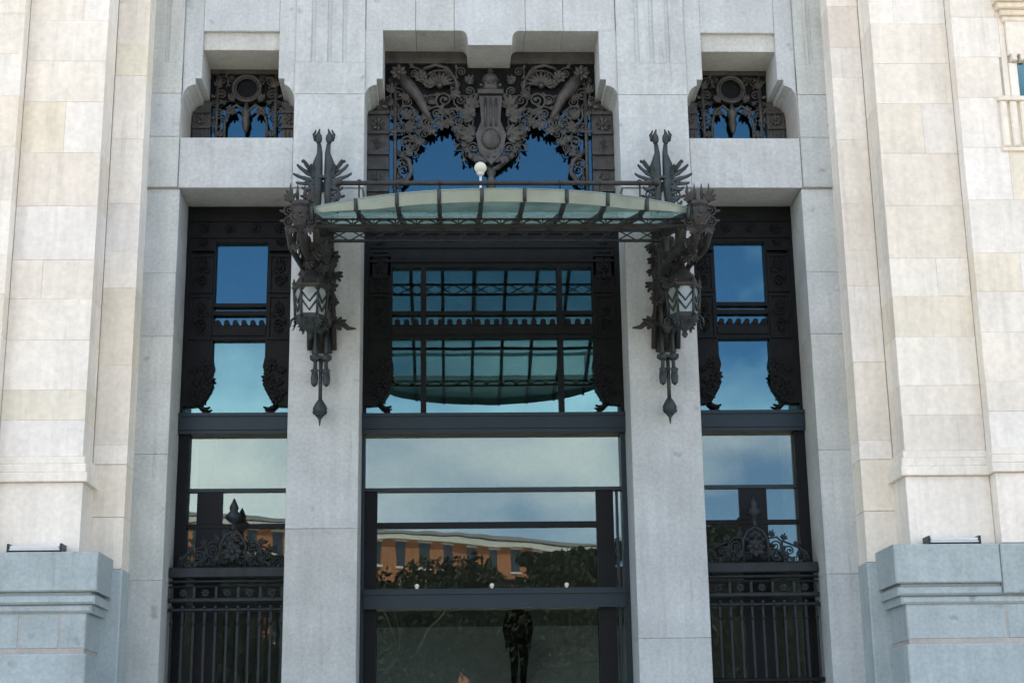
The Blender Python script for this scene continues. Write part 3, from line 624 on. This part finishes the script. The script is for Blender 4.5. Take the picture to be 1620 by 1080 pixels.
# ------------------------------------------------------------------ wrought iron gates
for s in (-1, 1):
    side = 'left' if s < 0 else 'right'
    g = thing('iron_gate', (s*4.1, 0.5, 1.5), 'dark wrought iron gate with scrolled crest and finial in the %s side bay' % side, 'gate', 'gates in the side bays')
    x0, x1 = s*3.28, s*5.08
    a, c = min(x0, x1), max(x0, x1)
    for z0, z1, y0 in ((4.44, 4.60, 0.45), (4.36, 4.40, 0.46), (4.29, 4.32, 0.47), (4.06, 4.13, 0.46), (3.92, 3.97, 0.46), (1.56, 1.72, 0.46), (2.75, 2.82, 0.47)):
        MB().stone(a, c, y0, 0.56, z0, z1, 0.015).build('rail', 'gate' if z0 > 3 else 'black', g)
    for k in range(11):
        x = a+0.05+k*(c-a-0.1)/10
        MB().box(x-0.018, x+0.018, 0.49, 0.522, 1.5, 3.93).build('bar', 'gate', g)
        if k % 2 == 0: MB().box(x-0.02, x+0.02, 0.48, 0.53, 4.12, 4.31).build('bar', 'gate', g)
        else: orn('rosette', 'gate', g, x, 0.5, 4.21, 0.065)
        orn('bead', 'gate', g, x, 0.46, 3.98, 0.03); MB().lathe((x, 0.505, 3.70), [(0.016, 0), (0.035, 0.04), (0.016, 0.09)], 8).build('collar', 'gate', g)
    cx = s*4.12; y = 0.5
    MB().lathe((cx, y, 5.16), [(0.03, 0), (0.05, 0.05), (0.025, 0.12), (0.11, 0.18), (0.13, 0.25), (0.06, 0.32), (0.075, 0.37), (0.05, 0.43), (0.01, 0.52)], 10).build('finial', 'gate', g)
    MB().tube([(cx-0.20, y, 4.6), (cx-0.20, y, 4.95), (cx-0.12, y, 5.1), (cx, y, 5.16), (cx+0.12, y, 5.1), (cx+0.20, y, 4.95), (cx+0.20, y, 4.6)], 0.028, 6).build('crest_arch', 'gate', g)
    orn('rosette', 'gate', g, cx, y-0.02, 4.84, 0.15); orn('shell', 'gate', g, cx, y, 5.0, 0.13)
    for d in (-1, 1):
        MB().tube([(cx+d*0.42, y, 4.6), (cx+d*0.42, y, 4.92), (cx+d*0.34, y, 5.0), (cx+d*0.20, y, 4.98)], 0.018, 6).build('crest_bar', 'gate', g)
        MB().tube([(cx+d*0.86, y, 4.62), (cx+d*0.80, y, 4.76), (cx+d*0.66, y, 4.84), (cx+d*0.52, y, 4.9), (cx+d*0.42, y, 4.94)], 0.016, 6).build('crest_bar', 'gate', g)
        for x_, z_, r_, ro, f in ((0.10, 5.07, 0.075, 0, -1), (0.13, 4.70, 0.08, 1.0, 1), (0.31, 4.86, 0.105, 0, 1), (0.30, 4.69, 0.07, 2.5, -1), (0.53, 4.78, 0.10, 0, -1), (0.70, 4.72, 0.085, 0.4, 1), (0.82, 4.66, 0.05, 0, -1), (0.48, 4.66, 0.05, 3.0, 1), (0.60, 4.65, 0.045, 1.0, 1)):
            orn('scroll', 'gate', g, cx+d*x_, y, z_, r_, d*ro, d*f)
        for x_, z_, r_, ro in ((0.44, 4.96, 0.09, 0.3), (0.24, 5.02, 0.09, 0.4), (0.63, 4.86, 0.08, 0.6), (0.20, 4.76, 0.09, 1.6), (0.42, 4.72, 0.07, 1.0)): orn('leaf_spray', 'gate', g, cx+d*x_, y-0.01, z_, r_, -d*ro)

# ------------------------------------------------------------------ canopy
cp = thing('glass_canopy', (0, 0, 9.8), 'iron and green glass canopy with bowed front hung over the entrance', 'canopy')
def glass_z(p):     # height of the glass at distance p from the wall
    return 10.02-(10.02-8.94)*p/3.7 if p <= 3.7 else 8.94-(p-3.7)*0.13
def front(x): return 3.86+1.14*(1-(abs(x)/2.62)**2.2)
RX = [-2.58]+[-1.955+0.557*k for k in range(8)]+[2.58]
for k in range(len(RX)-1):
    xa, xb = RX[k]+0.012, RX[k+1]-0.012
    n = 4
    b = MB(); V = []; F = []
    ps = [0.08, 1.3, 2.5, 3.69]
    for i in range(3):
        z0, z1 = glass_z(ps[i]), glass_z(ps[i+1])
        b.add([(xa, -ps[i], z0), (xb, -ps[i], z0), (xb, -ps[i+1], z1), (xa, -ps[i+1], z1), (xa, -ps[i], z0+.012), (xb, -ps[i], z0+.012), (xb, -ps[i+1], z1+.012), (xa, -ps[i+1], z1+.012)],
              [(0, 1, 2, 3), (4, 7, 6, 5), (0, 4, 5, 1), (1, 5, 6, 2), (2, 6, 7, 3), (3, 7, 4, 0)])
    b.build('glass_panel', 'iglass', cp)
    b = MB(); v = MB()
    for i in range(n):
        xc, xd = xa+(xb-xa)*i/n, xa+(xb-xa)*(i+1)/n
        q = [(xc, 3.71), (xd, 3.71), (xd, front(xd)-0.02), (xc, front(xc)-0.02)]
        b.add([(x, -p, glass_z(p)) for x, p in q]+[(x, -p, glass_z(p)+.012) for x, p in q], [(0, 1, 2, 3), (4, 7, 6, 5), (0, 4, 5, 1), (1, 5, 6, 2), (2, 6, 7, 3), (3, 7, 4, 0)])
        h = lambda x: 0.155*(0.35+0.65*min(1, (2.62-abs(x))/0.9))
        V = []
        for x in (xc, xd):
            p = front(x); z = glass_z(p)+0.015
            V += [(x, -p, z), (x, -p-0.012, z), (x, -p+0.05-0.012, z-h(x)), (x, -p+0.05, z-h(x))]
        v.add(V, [(0, 1, 5, 4), (1, 2, 6, 5), (2, 3, 7, 6), (3, 0, 4, 7), (0, 3, 2, 1), (4, 5, 6, 7)])
    b.build('glass_panel', 'cglass', cp); v.build('valance_panel', 'vglass', cp)
for x in RX:
    pf = front(x)
    b = MB()
    for p0, p1, h in ((0.03, 3.68, 0.09), (3.72, pf-0.03, 0.055)):
        if p1-p0 < 0.05: continue
        z0, z1 = glass_z(p0), glass_z(p1); w = 0.03
        b.add([(x-w, -p0, z0-h), (x+w, -p0, z0-h), (x+w, -p1, z1-h), (x-w, -p1, z1-h), (x-w, -p0, z0-.003), (x+w, -p0, z0-.003), (x+w, -p1, z1-.003), (x-w, -p1, z1-.003)],
              [(0, 1, 2, 3), (4, 7, 6, 5), (0, 4, 5, 1), (1, 5, 6, 2), (2, 6, 7, 3), (3, 7, 4, 0)])
    z = glass_z(pf)+0.03
    b.tube([(x, -pf-0.02, z), (x, -pf+0.025, z-0.17)], 0.028, 6)
    b.build('rib', 'verd', cp)
b = MB()
b.tube([(x, -front(x)-0.006, glass_z(front(x))+0.02) for x in [-2.6+5.2*i/40 for i in range(41)]], 0.013, 6); b.build('edge_strip', 'vglass', cp)
def girder(y, z0, z1, x0, x1, n, name, cross, m='iron', off=0.0):
    gd = MB().box(x0, x1, y-0.03, y+0.03, z0, z0+0.035).box(x0, x1, y-0.028, y+0.028, z1-(0.03 if cross else 0.012), z1).build(name, m, cp)
    w = (x1-x0)/n
    for k in range(n):
        a, c = x0+k*w, x0+(k+1)*w
        if cross:
            MB().tube([(a, y-0.012, z0+0.02), (c, y-0.012, z1-0.015)], 0.012, 5).build('lattice_bar', m, gd)
            MB().tube([(a, y+0.012, z1-0.015), (c, y+0.012, z0+0.02)], 0.012, 5).build('lattice_bar', m, gd)
        else:
            MB().tube([(a+w*0.04+(w*0.92)*(0.5-0.5*math.cos(t)), y, z0+0.02+(z1-z0-0.035)*math.sin(t)) for t in [PI*i/10 for i in range(11)]], 0.014, 5).build('lattice_bar', m, gd)
            MB().tube([(a, y, z0+0.02), (a, y, z1-0.01)], 0.009, 5).build('lattice_bar', m, gd)
    return gd
girder(-0.5, 9.60, 9.82, -2.62, 2.62, 16, 'wall_girder', True)
for p in (1.3, 2.5): MB().box(-2.6, 2.6, -p-0.025, -p+0.025, glass_z(p)-0.15, glass_z(p)-0.10).build('purlin', 'iron', cp)
girder(-3.70, 8.72, 8.845, -2.62, 2.62, 18, 'front_girder', False)
# guard rail over the glass
MB().tube([(-2.26, -3.70, 9.37), (2.20, -3.70, 9.37)], 0.035, 8).build('guard_rail', 'iron', cp)
for x in (-2.24, -1.955, -1.398, -0.841, 0.83, 1.387, 1.944, 2.18):
    MB().tube([(x, -3.70, 8.93), (x, -3.70, 9.36)], 0.014, 6).ball((x, -3.70, 9.38), 0.06 if abs(x) > 2.1 else 0.045).build('rail_post', 'iron', cp)
for s in (-1, 1):
    X = s*2.74
    br = MB()
    # side beam following the slope of the glass
    w = 0.06
    z0, z1 = glass_z(0), glass_z(3.85)
    br.add([(X-w, 0, z0-.18), (X+w, 0, z0-.18), (X+w, -3.85, z1-.16), (X-w, -3.85, z1-.16), (X-w, 0, z0+.05), (X+w, 0, z0+.05), (X+w, -3.85, z1+.05), (X-w, -3.85, z1+.05)],
           [(0, 1, 2, 3), (4, 7, 6, 5), (0, 4, 5, 1), (1, 5, 6, 2), (2, 6, 7, 3), (3, 7, 4, 0)])
    br.box(X-0.16, X+0.16, -0.07, -0.002, 7.9, 10.3)
    br = br.build('bracket', 'iron', cp)
    # corner block with spikes
    b = MB(); b.lathe((X, -3.78, 8.60), [(0.03, 0), (0.07, 0.05), (0.12, 0.10), (0.10, 0.14), (0.13, 0.20), (0.13, 0.36), (0.16, 0.40), (0.15, 0.45), (0.08, 0.47)], 8)
    for q in range(4):
        xx = X-0.15+0.1*q; b.tube([(xx, -3.8, 9.05), (xx, -3.8, 9.17), (xx, -3.8, 9.33)], [0.02, 0.028, 0.004], 6)
    b.build('corner_block', 'iron', br)
    orn('rosette', 'iron', br, X, -3.92, 8.87, 0.09)
    for q in (-1, 1): orn('scroll', 'iron', br, X+q*0.15, -3.86, 8.92, 0.085, 0, q); orn('scroll', 'iron', br, X+q*0.15, -3.86, 8.74, 0.08, PI, -q); orn('leaf_spray', 'iron', br, X+q*0.12, -3.86, 9.06, 0.13, -q*0.5); orn('leaf_spray', 'iron', br, X+q*0.10, -3.84, 8.68, 0.12, PI+q*0.4)
    # curved console arms
    for dx in (-0.19, 0.0, 0.19):
        P = [(X+dx, -0.05, 7.95), (X+dx, -0.22, 8.35), (X+dx, -0.7, 8.72), (X+dx, -1.5, 8.86), (X+dx, -2.4, 8.72), (X+dx, -3.1, 8.62), (X+dx, -3.65, 8.74)]
        MB().tube(P, 0.045 if dx else 0.07, 8).build('console_arm', 'iron', br)
    for k, (yy, zz, r) in enumerate(((-0.45, 9.25, 0.34), (-1.25, 9.2, 0.28), (-2.0, 9.0, 0.22), (-2.7, 8.88, 0.18), (-3.25, 8.78, 0.14), (-0.5, 8.35, 0.2), (-1.2, 8.62, 0.18))):
        for dx in (-0.14, 0.14): orn('scroll', 'iron', br, X+dx, yy, zz, r, 0.5*k, 1 if k % 2 else -1, rz=PI/2)
    for k in range(16):
        t = k/15; yy = -0.25-3.2*t; orn('leaf_spray', 'iron', br, X+rnd.uniform(-0.2, 0.2), yy, 8.74+rnd.uniform(-0.16, 0.16)-0.08*t, rnd.uniform(0.11, 0.17), PI+rnd.uniform(-0.8, 0.8))
    for k in range(10):
        orn('leaf_spray', 'iron', br, X-s*0.03+rnd.uniform(-0.2, 0.2), -0.12-rnd.random()*0.3, 8.45+k*0.135, rnd.uniform(0.12, 0.17), PI+rnd.uniform(-0.6, 0.6))
        if k % 2: orn('rosette', 'iron', br, X+rnd.uniform(-0.2, 0.2), -0.3-rnd.random()*0.3, 8.5+k*0.13, 0.13)
    UP = 0.31
    # mask boss below the console
    b = MB(); b.ball((X, -0.24, 8.25+UP), 0.10, 10, 8, (1, 0.9, 1.6)); b.lathe((X, -0.28, 7.82+UP), [(0.03, 0), (0.07, 0.06), (0.13, 0.16), (0.10, 0.24), (0.07, 0.3)], 10); b.build('boss', 'iron', br)
    MB().tube([(X-s*0.12, -0.25, 8.0+UP), (X-s*0.30, -0.25, 8.05+UP), (X-s*0.42, -0.25, 7.94+UP), (X-s*0.55, -0.25, 7.93+UP)], [0.05, 0.06, 0.04, 0.012], 7).build('horn', 'iron', br)
    orn('leaf_spray', 'iron', br, X-s*0.22, -0.28, 7.98+UP, 0.17, s*1.2)
    for k in range(8): orn('leaf_spray', 'iron', br, X+0.11*math.cos(k*0.8), -0.26-0.1*(k % 2), 8.05+UP+0.05*k, 0.13, PI+0.5*math.sin(k*2.1))
    # twin rods, collar, tassels, drop rod and finial on the pillar
    for dx in (-0.085, 0.085):
        b = MB(); b.tube([(X+dx, -0.22, 7.12+UP), (X+dx, -0.22, 7.95+UP)], 0.03, 8)
        b.lathe((X+dx, -0.22, 7.40+UP), [(0.03, 0), (0.075, 0.03), (0.085, 0.07), (0.06, 0.11), (0.03, 0.14)], 10)
        b.lathe((X+dx*1.1, -0.22, 7.0+UP), [(0.012, 0), (0.05, 0.04), (0.06, 0.14), (0.045, 0.26), (0.03, 0.30)], 8)
        b.build('rod', 'verd', br); orn('leaf_spray', 'verd', br, X+dx, -0.25, 7.28+UP, 0.10, PI)
    MB().box(X-0.17, X+0.17, -0.27, -0.16, 7.45+UP, 7.50+UP).box(X-0.03, X+0.03, -0.2, -0.002, 7.46+UP, 7.50+UP).build('collar', 'verd', br)
    b = MB(); b.tube([(X, -0.2, 6.72+UP), (X, -0.2, 7.5+UP)], 0.03, 8); b.lathe((X, -0.2, 6.38+UP), [(0.008, 0), (0.022, 0.10), (0.05, 0.14), (0.105, 0.22), (0.115, 0.28), (0.075, 0.36), (0.035, 0.42)], 10)
    b.build('finial', 'verd', br)
    for k in range(6):
        a_ = k*PI/3; orn('leaf_spray', 'verd', br, X+0.06*math.cos(a_), -0.2+0.06*math.sin(a_), 6.62+UP, 0.085, PI)
    # plant-like bronze cresting on the wall above the canopy
    for dx in (-0.085, 0.085):
        b = MB(); q = dx/abs(dx)
        b.tube([(X+dx*1.2, -0.4, 10.0), (X+dx, -0.4, 10.6), (X+dx*1.15, -0.4, 10.95), (X+dx*0.75, -0.4, 11.15), (X+dx*0.9, -0.4, 11.3)], [0.06, 0.075, 0.085, 0.045, 0.035], 8)
        b.ball((X+dx, -0.4, 11.40), 0.065, 8, 6, (0.9, 0.9, 1.6)); b.tube([(X+dx*1.2, -0.4, 11.44), (X+dx*0.8, -0.42, 11.56)], [0.04, 0.012], 6)
        b.tube([(X+dx*1.6, -0.4, 11.36), (X+dx*1.9, -0.42, 11.46), (X+dx*1.5, -0.42, 11.54)], [0.03, 0.03, 0.012], 6)
        b.build('stalk', 'verd', br)
        for k, (an, ln, z) in enumerate(((0.9, 0.34, 10.74), (1.25, 0.38, 10.72), (1.6, 0.40, 10.68), (0.5, 0.28, 10.66), (1.95, 0.36, 10.66), (2.3, 0.28, 10.62), (1.1, 0.24, 10.52), (1.5, 0.26, 10.46), (1.9, 0.22, 10.40), (1.3, 0.2, 10.3))):
            lb = MB(); lb.leaf((X+dx, -0.42, z), (q*math.sin(an), -0.15, math.cos(an)), ln, 0.10, out=Vector((0, -1, 0.6)), curl=0.3, lobes=3, thick=0.02); lb.build('leaf', 'verd', br)
        MB().tube([(X+dx*1.5, -0.42, 10.75), (X+dx*3.2, -0.42, 10.93), (X+dx*3.9, -0.42, 11.0)], [0.03, 0.02, 0.012], 6).ball((X+dx*3.9, -0.42, 11.0), 0.028).build('tendril', 'verd', br)
        orn('scroll', 'verd', br, X+dx*2.2, -0.42, 10.42, 0.11, 0, q); orn('scroll', 'verd', br, X+dx*2.0, -0.42, 10.18, 0.10, 2, -q)
    MB().box(X-0.06, X+0.06, -0.39, -0.02, 10.62, 10.66).box(X-0.10, X+0.10, -0.47, -0.35, 10.70, 10.74).build('tie', 'verd', br)

# globe lamp standing over the canopy
gl = thing('globe_lamp', (-0.23, -1.5, 9.6), 'small round white lamp on a thin post above the middle of the canopy', 'lamp')
MB().ball((-0.23, -1.5, 10.46), 0.095, 16, 12).build('globe', 'lamp', gl)
MB().tube([(-0.23, -1.5, 9.58), (-0.23, -1.5, 10.37)], 0.02, 8).lathe((-0.23, -1.5, 10.33), [(0.03, 0), (0.06, 0.03), (0.05, 0.06)], 10).build('post', 'white', gl)

# ------------------------------------------------------------------ lanterns
for s in (-1, 1):
    X = s*2.75; Y = -2.0
    ln = thing('lantern', (X, Y, 7.65), 'hexagonal iron lantern with frosted panes hanging before the %s pillar' % ('left' if s < 0 else 'right'), 'lantern', 'lanterns under the canopy')
    ring = lambda r, z: [(X+r*math.cos(PI/3*k), Y+r*math.sin(PI/3*k), z) for k in range(6)]
    T, B_ = ring(0.25, 8.36), ring(0.225, 7.94)
    for k in range(6):
        k2 = (k+1) % 6
        a, b_, c, d = [Vector(p) for p in (B_[k], B_[k2], T[k2], T[k])]
        cen = (a+b_+c+d)/4; out_ = Vector((cen.x-X, cen.y-Y, 0)).normalized()
        q = [cen+(p-cen)*0.94-out_*0.015 for p in (a, b_, c, d)]
        MB().add([*q, *[p-out_*0.008 for p in q]], [(0, 1, 2, 3), (7, 6, 5, 4), (0, 4, 5, 1), (1, 5, 6, 2), (2, 6, 7, 3), (3, 7, 4, 0)]).build('pane', 'lglass', ln)
        e = (b_-a).normalized(); m0 = (a+b_)/2; hz = Vector((0, 0, 1))
        b = MB(); o = out_*0.012; w = (b_-a).length
        b.tube([a, d], 0.02, 6)
        # chevron bars and pointed spandrels over each pane
        for z in (0.0, 0.13):
            b.tube([m0-e*w*0.48+hz*(0.20+z*0.9)+o, m0+hz*(0.05+z)+o, m0+e*w*0.48+hz*(0.20+z*0.9)+o], 0.016, 6)
        b.tube([m0-e*w*0.46+hz*0.36+o*1.6, m0-e*w*0.3+hz*0.41+o*1.6, m0+e*w*0.3+hz*0.41+o*1.6, m0+e*w*0.46+hz*0.36+o*1.6], 0.015, 6)
        b.build('frame', 'verd', ln)
    b = MB(); b.lathe((X, Y, 8.35), [(0.27, 0), (0.29, 0.04), (0.24, 0.07), (0.20, 0.16), (0.13, 0.26), (0.06, 0.32), (0.04, 0.40)], 6)
    for k in range(6): b.lathe((T[k][0], T[k][1], 8.40), [(0.02, 0), (0.03, 0.04), (0.004, 0.12)], 6)
    b.build('cap', 'iron', ln)
    b = MB(); b.lathe((X, Y, 7.60), [(0.02, 0), (0.05, 0.05), (0.03, 0.10), (0.10, 0.15), (0.17, 0.22), (0.22, 0.30), (0.24, 0.34)], 6)
    b.build('bowl', 'verd', ln)
    for k in range(6):
        a_ = PI/3*k; orn('leaf_spray', 'verd', ln, X+0.2*math.cos(a_), Y+0.2*math.sin(a_), 7.88, 0.13, PI, rz=a_+PI/2)
        MB().tube([(X+0.22*math.cos(a_), Y+0.22*math.sin(a_), 7.92), (X+0.28*math.cos(a_), Y+0.28*math.sin(a_), 7.88), (X+0.29*math.cos(a_), Y+0.29*math.sin(a_), 7.78)], [0.025, 0.02, 0.008], 6).build('hook', 'verd', ln)
    MB().tube([(X, Y, 8.74), (X, Y, 8.95)], 0.03, 8).build('stem', 'iron', ln)

# ------------------------------------------------------------------ flood light trays on the pedestals
for s, n_ in ((-1, 'left'), (1, 'right')):
    t = thing('flood_light', (s*6.66, -1.35, 4.60), 'low flat white flood light lying on the %s pedestal ledge' % n_, 'lamp', 'flood lights on the pedestals')
    MB().box(s*6.30, s*7.02, -1.50, -1.24, 4.625, 4.645).stone(s*6.31, s*7.01, -1.503, -1.24, 4.646, 4.69, 0.006).build('housing', 'white', t)
    for x in (6.285, 7.035): MB().box(s*(x-0.015), s*(x+0.015), -1.51, -1.23, 4.60, 4.72).build('end_bracket', 'steel', t)

# ------------------------------------------------------------------ person on the stairs behind the glass
def person():
    px, py, pz = 0.60, 7.15, 1.5+9*0.17
    root = thing('person', (px, py, pz), 'person in dark clothes standing on the stairs behind the glass doors', 'person')
    V = [(0, 0, 0.95), (0, 0, 1.15), (0, 0.01, 1.38), (0, 0, 1.50), (0, -0.02, 1.56)]
    Rr = [0.19, 0.18, 0.19, 0.07, 0.06]; E = [(0, 1), (1, 2), (2, 3), (3, 4)]
    def chain(st, pts):
        p = st
        for co, r in pts: V.append(co); Rr.append(r); E.append((p, len(V)-1)); p = len(V)-1
        return p
    for s in (-1, 1):
        f = -0.10 if s > 0 else 0.04
        chain(0, [((s*0.10, f*0.2, 0.86), 0.125), ((s*0.095+0.02, f*0.8-0.03, 0.48), 0.085), ((s*0.085, f, 0.10), 0.06), ((s*0.09, f-0.05, 0.045), 0.05), ((s*0.10, f-0.17, 0.035), 0.036)])
        h = chain(2, [((s*0.19, 0, 1.40), 0.085), ((s*0.25, 0.03, 1.12), 0.065), ((s*0.22, -0.08, 0.90), 0.045), ((s*0.21, -0.10, 0.82), 0.036)])
        for q in range(4): chain(h, [((s*0.23, -0.11+0.022*q, 0.74), 0.010), ((s*0.22, -0.115+0.022*q, 0.69-0.004*abs(q-1)), 0.008)])
        chain(h, [((s*0.22, -0.125, 0.79), 0.011), ((s*0.21, -0.14, 0.745), 0.009)])
    me = bpy.data.meshes.new('body'); me.from_pydata([(px+a, py+b, pz+c) for a, b, c in V], E, [])
    me.materials.append(M['cloth'])
    o = link('body', me, root)
    sk = o.modifiers.new('skin', 'SKIN')
    for i, r in enumerate(Rr): me.skin_vertices[0].data[i].radius = (r*1.05, r)
    me.skin_vertices[0].data[0].use_root = True
    o.modifiers.new('sub', 'SUBSURF').levels = 1; o.modifiers['sub'].render_levels = 2
    c = (px, py-0.03, pz+1.65)
    MB().ball(c, 0.115, 16, 12, (0.82, 0.95, 1.1)).ball((c[0], c[1]-0.115, c[2]-0.01), 0.02, 8, 6, (0.8, 1, 1.4)).ball((c[0]-0.095, c[1], c[2]), 0.025, 6, 5, (0.4, 0.8, 1.2)).ball((c[0]+0.095, c[1], c[2]), 0.025, 6, 5, (0.4, 0.8, 1.2)).box(c[0]-0.025, c[0]+0.025, c[1]-0.108, c[1]-0.1, c[2]-0.055, c[2]-0.045).build('head', 'skin', root)
    MB().ball((c[0], c[1]+0.02, c[2]+0.03), 0.118, 14, 10, (0.86, 0.95, 1.0)).build('hair', 'hair', root)
person()

# ------------------------------------------------------------------ the far side of the square, seen mirrored in the glass
def tree(x, y, h, r, kind, label, seed, group):
    q = random.Random(seed)
    t = thing('pine_tree' if kind == 'pine' else 'leafy_tree', (x, y, 0), label, 'tree', group)
    b = MB(); th = h*(0.72 if kind == 'pine' else 0.5)
    b.tube([(x, y, 0), (x+q.uniform(-.2, .2), y, th*0.5), (x+q.uniform(-.4, .4), y, th)], [0.32, 0.25, 0.16], 8)
    for k in range(6):
        a = q.uniform(0, 2*PI); b.tube([(x, y, th*q.uniform(0.7, 0.98)), (x+math.cos(a)*r*0.4, y+math.sin(a)*r*0.4, th+h*0.12), (x+math.cos(a)*r*0.75, y+math.sin(a)*r*0.75, th+h*0.2)], [0.13, 0.09, 0.04], 6)
    b.build('trunk', 'bark', t)
    V = []; F = []
    cl = [(q.gauss(0, 0.42), q.gauss(0, 0.42), q.uniform(-0.8, 0.8), q.uniform(0.22, 0.42)) for _ in range(16 if kind == 'pine' else 24)]
    rz = h*0.12 if kind == 'pine' else h*0.42; cz = h-rz*1.05
    for i in range(6500):
        c = q.choice(cl); d = Vector((q.gauss(0, 1), q.gauss(0, 1), q.gauss(0, 1))).normalized()*c[3]*q.random()**0.4
        p = Vector((x+(c[0]+d.x)*r, y+(c[1]+d.y)*r, cz+(c[2]*0.8+d.z)*rz))
        u = Vector((q.gauss(0, 1), q.gauss(0, 1), q.gauss(0, 1))).normalized(); w = u.orthogonal().normalized(); sz = q.uniform(0.12, 0.26)
        n0 = len(V); V += [p+u*sz, p+w*sz*0.6, p-u*sz, p-w*sz*0.6]; F.append((n0, n0+1, n0+2, n0+3))
    me = bpy.data.meshes.new('crown'); me.from_pydata([tuple(v) for v in V], [], F); me.materials.append(M['pine' if kind == 'pine' else 'leaf']); link('crown', me, t)
spots = [(-19, -66, 15.4), (-13.5, -60, 14.4), (-8.5, -64, 15.0), (-3.6, -61, 13.6), (0.8, -66, 14.9), (5.6, -62, 14.0), (10.4, -65, 15.0), (15.2, -61, 13.8), (20.5, -66, 15.2)]
words = ['first', 'second', 'third', 'fourth', 'fifth', 'sixth', 'seventh', 'eighth', 'ninth']
for k, (x, y, h) in enumerate(spots):
    tree(x, y, h, 4.3, 'leaf', '%s leafy green tree from the left in the front row across the square' % words[k], 11+k, 'trees across the square')
    tree(x+2.4, y-11, h+0.6, 4.3, 'leaf', '%s leafy green tree from the left in the back row across the square' % words[k], 71+k, 'trees across the square')
for k, (x, y, h) in enumerate(((7.5, -84, 16.9), (12.5, -88, 18.2), (18.0, -82, 17.4), (-16.5, -86, 16.5))):
    tree(x, y, h, 3.6, 'pine', ['shortest flat topped dark pine', 'tallest flat topped dark pine', 'rightmost flat topped dark pine', 'lone dark pine on the left'][k]+' behind the leafy trees across the square', 40+k, 'pines across the square')
def house(x0, x1, y, h, dep, wall, label, roofh=4.0, nx=8, nz_=5):
    t = thing('town_house', ((x0+x1)/2, y-dep/2, 0), label, 'building', 'houses across the square')
    MB().box(x0, x1, y-dep, y, 0, h).build('wall', wall, t)
    MB().prism([(y+0.6, h), (y-dep*0.5, h+roofh), (y-dep-0.6, h)], x0-0.5, x1+0.5, 'x').build('roof', 'roof', t)
    MB().box(x0-0.3, x1+0.3, y, y+0.5, h-0.7, h-0.1).build('cornice', 'pale', t)
    w = (x1-x0)/nx; hh = h/nz_
    for i in range(nx):
        for j in range(nz_):
            cx, cz = x0+(i+0.5)*w, (j+0.5)*hh
            f = MB().box(cx-w*0.26, cx+w*0.26, y, y+0.12, cz-hh*0.34, cz-hh*0.28).box(cx-w*0.26, cx+w*0.26, y, y+0.1, cz+hh*0.28, cz+hh*0.33).build('window', 'pale', t)
            MB().box(cx-w*0.2, cx+w*0.2, y+0.005, y+0.03, cz-hh*0.28, cz+hh*0.28).build('pane', 'wnd', f)
    return t
h1 = house(-46, 18, -142, 26.5, 16, 'brick', 'long orange brick house with low slate roof reflected in the central doors', 1.8, 22, 6)
h1.rotation_euler.z = R(-28)
house(21, 50, -170, 22.0, 14, 'pale', 'pale rendered house behind the pines', 3.0, 11, 5)
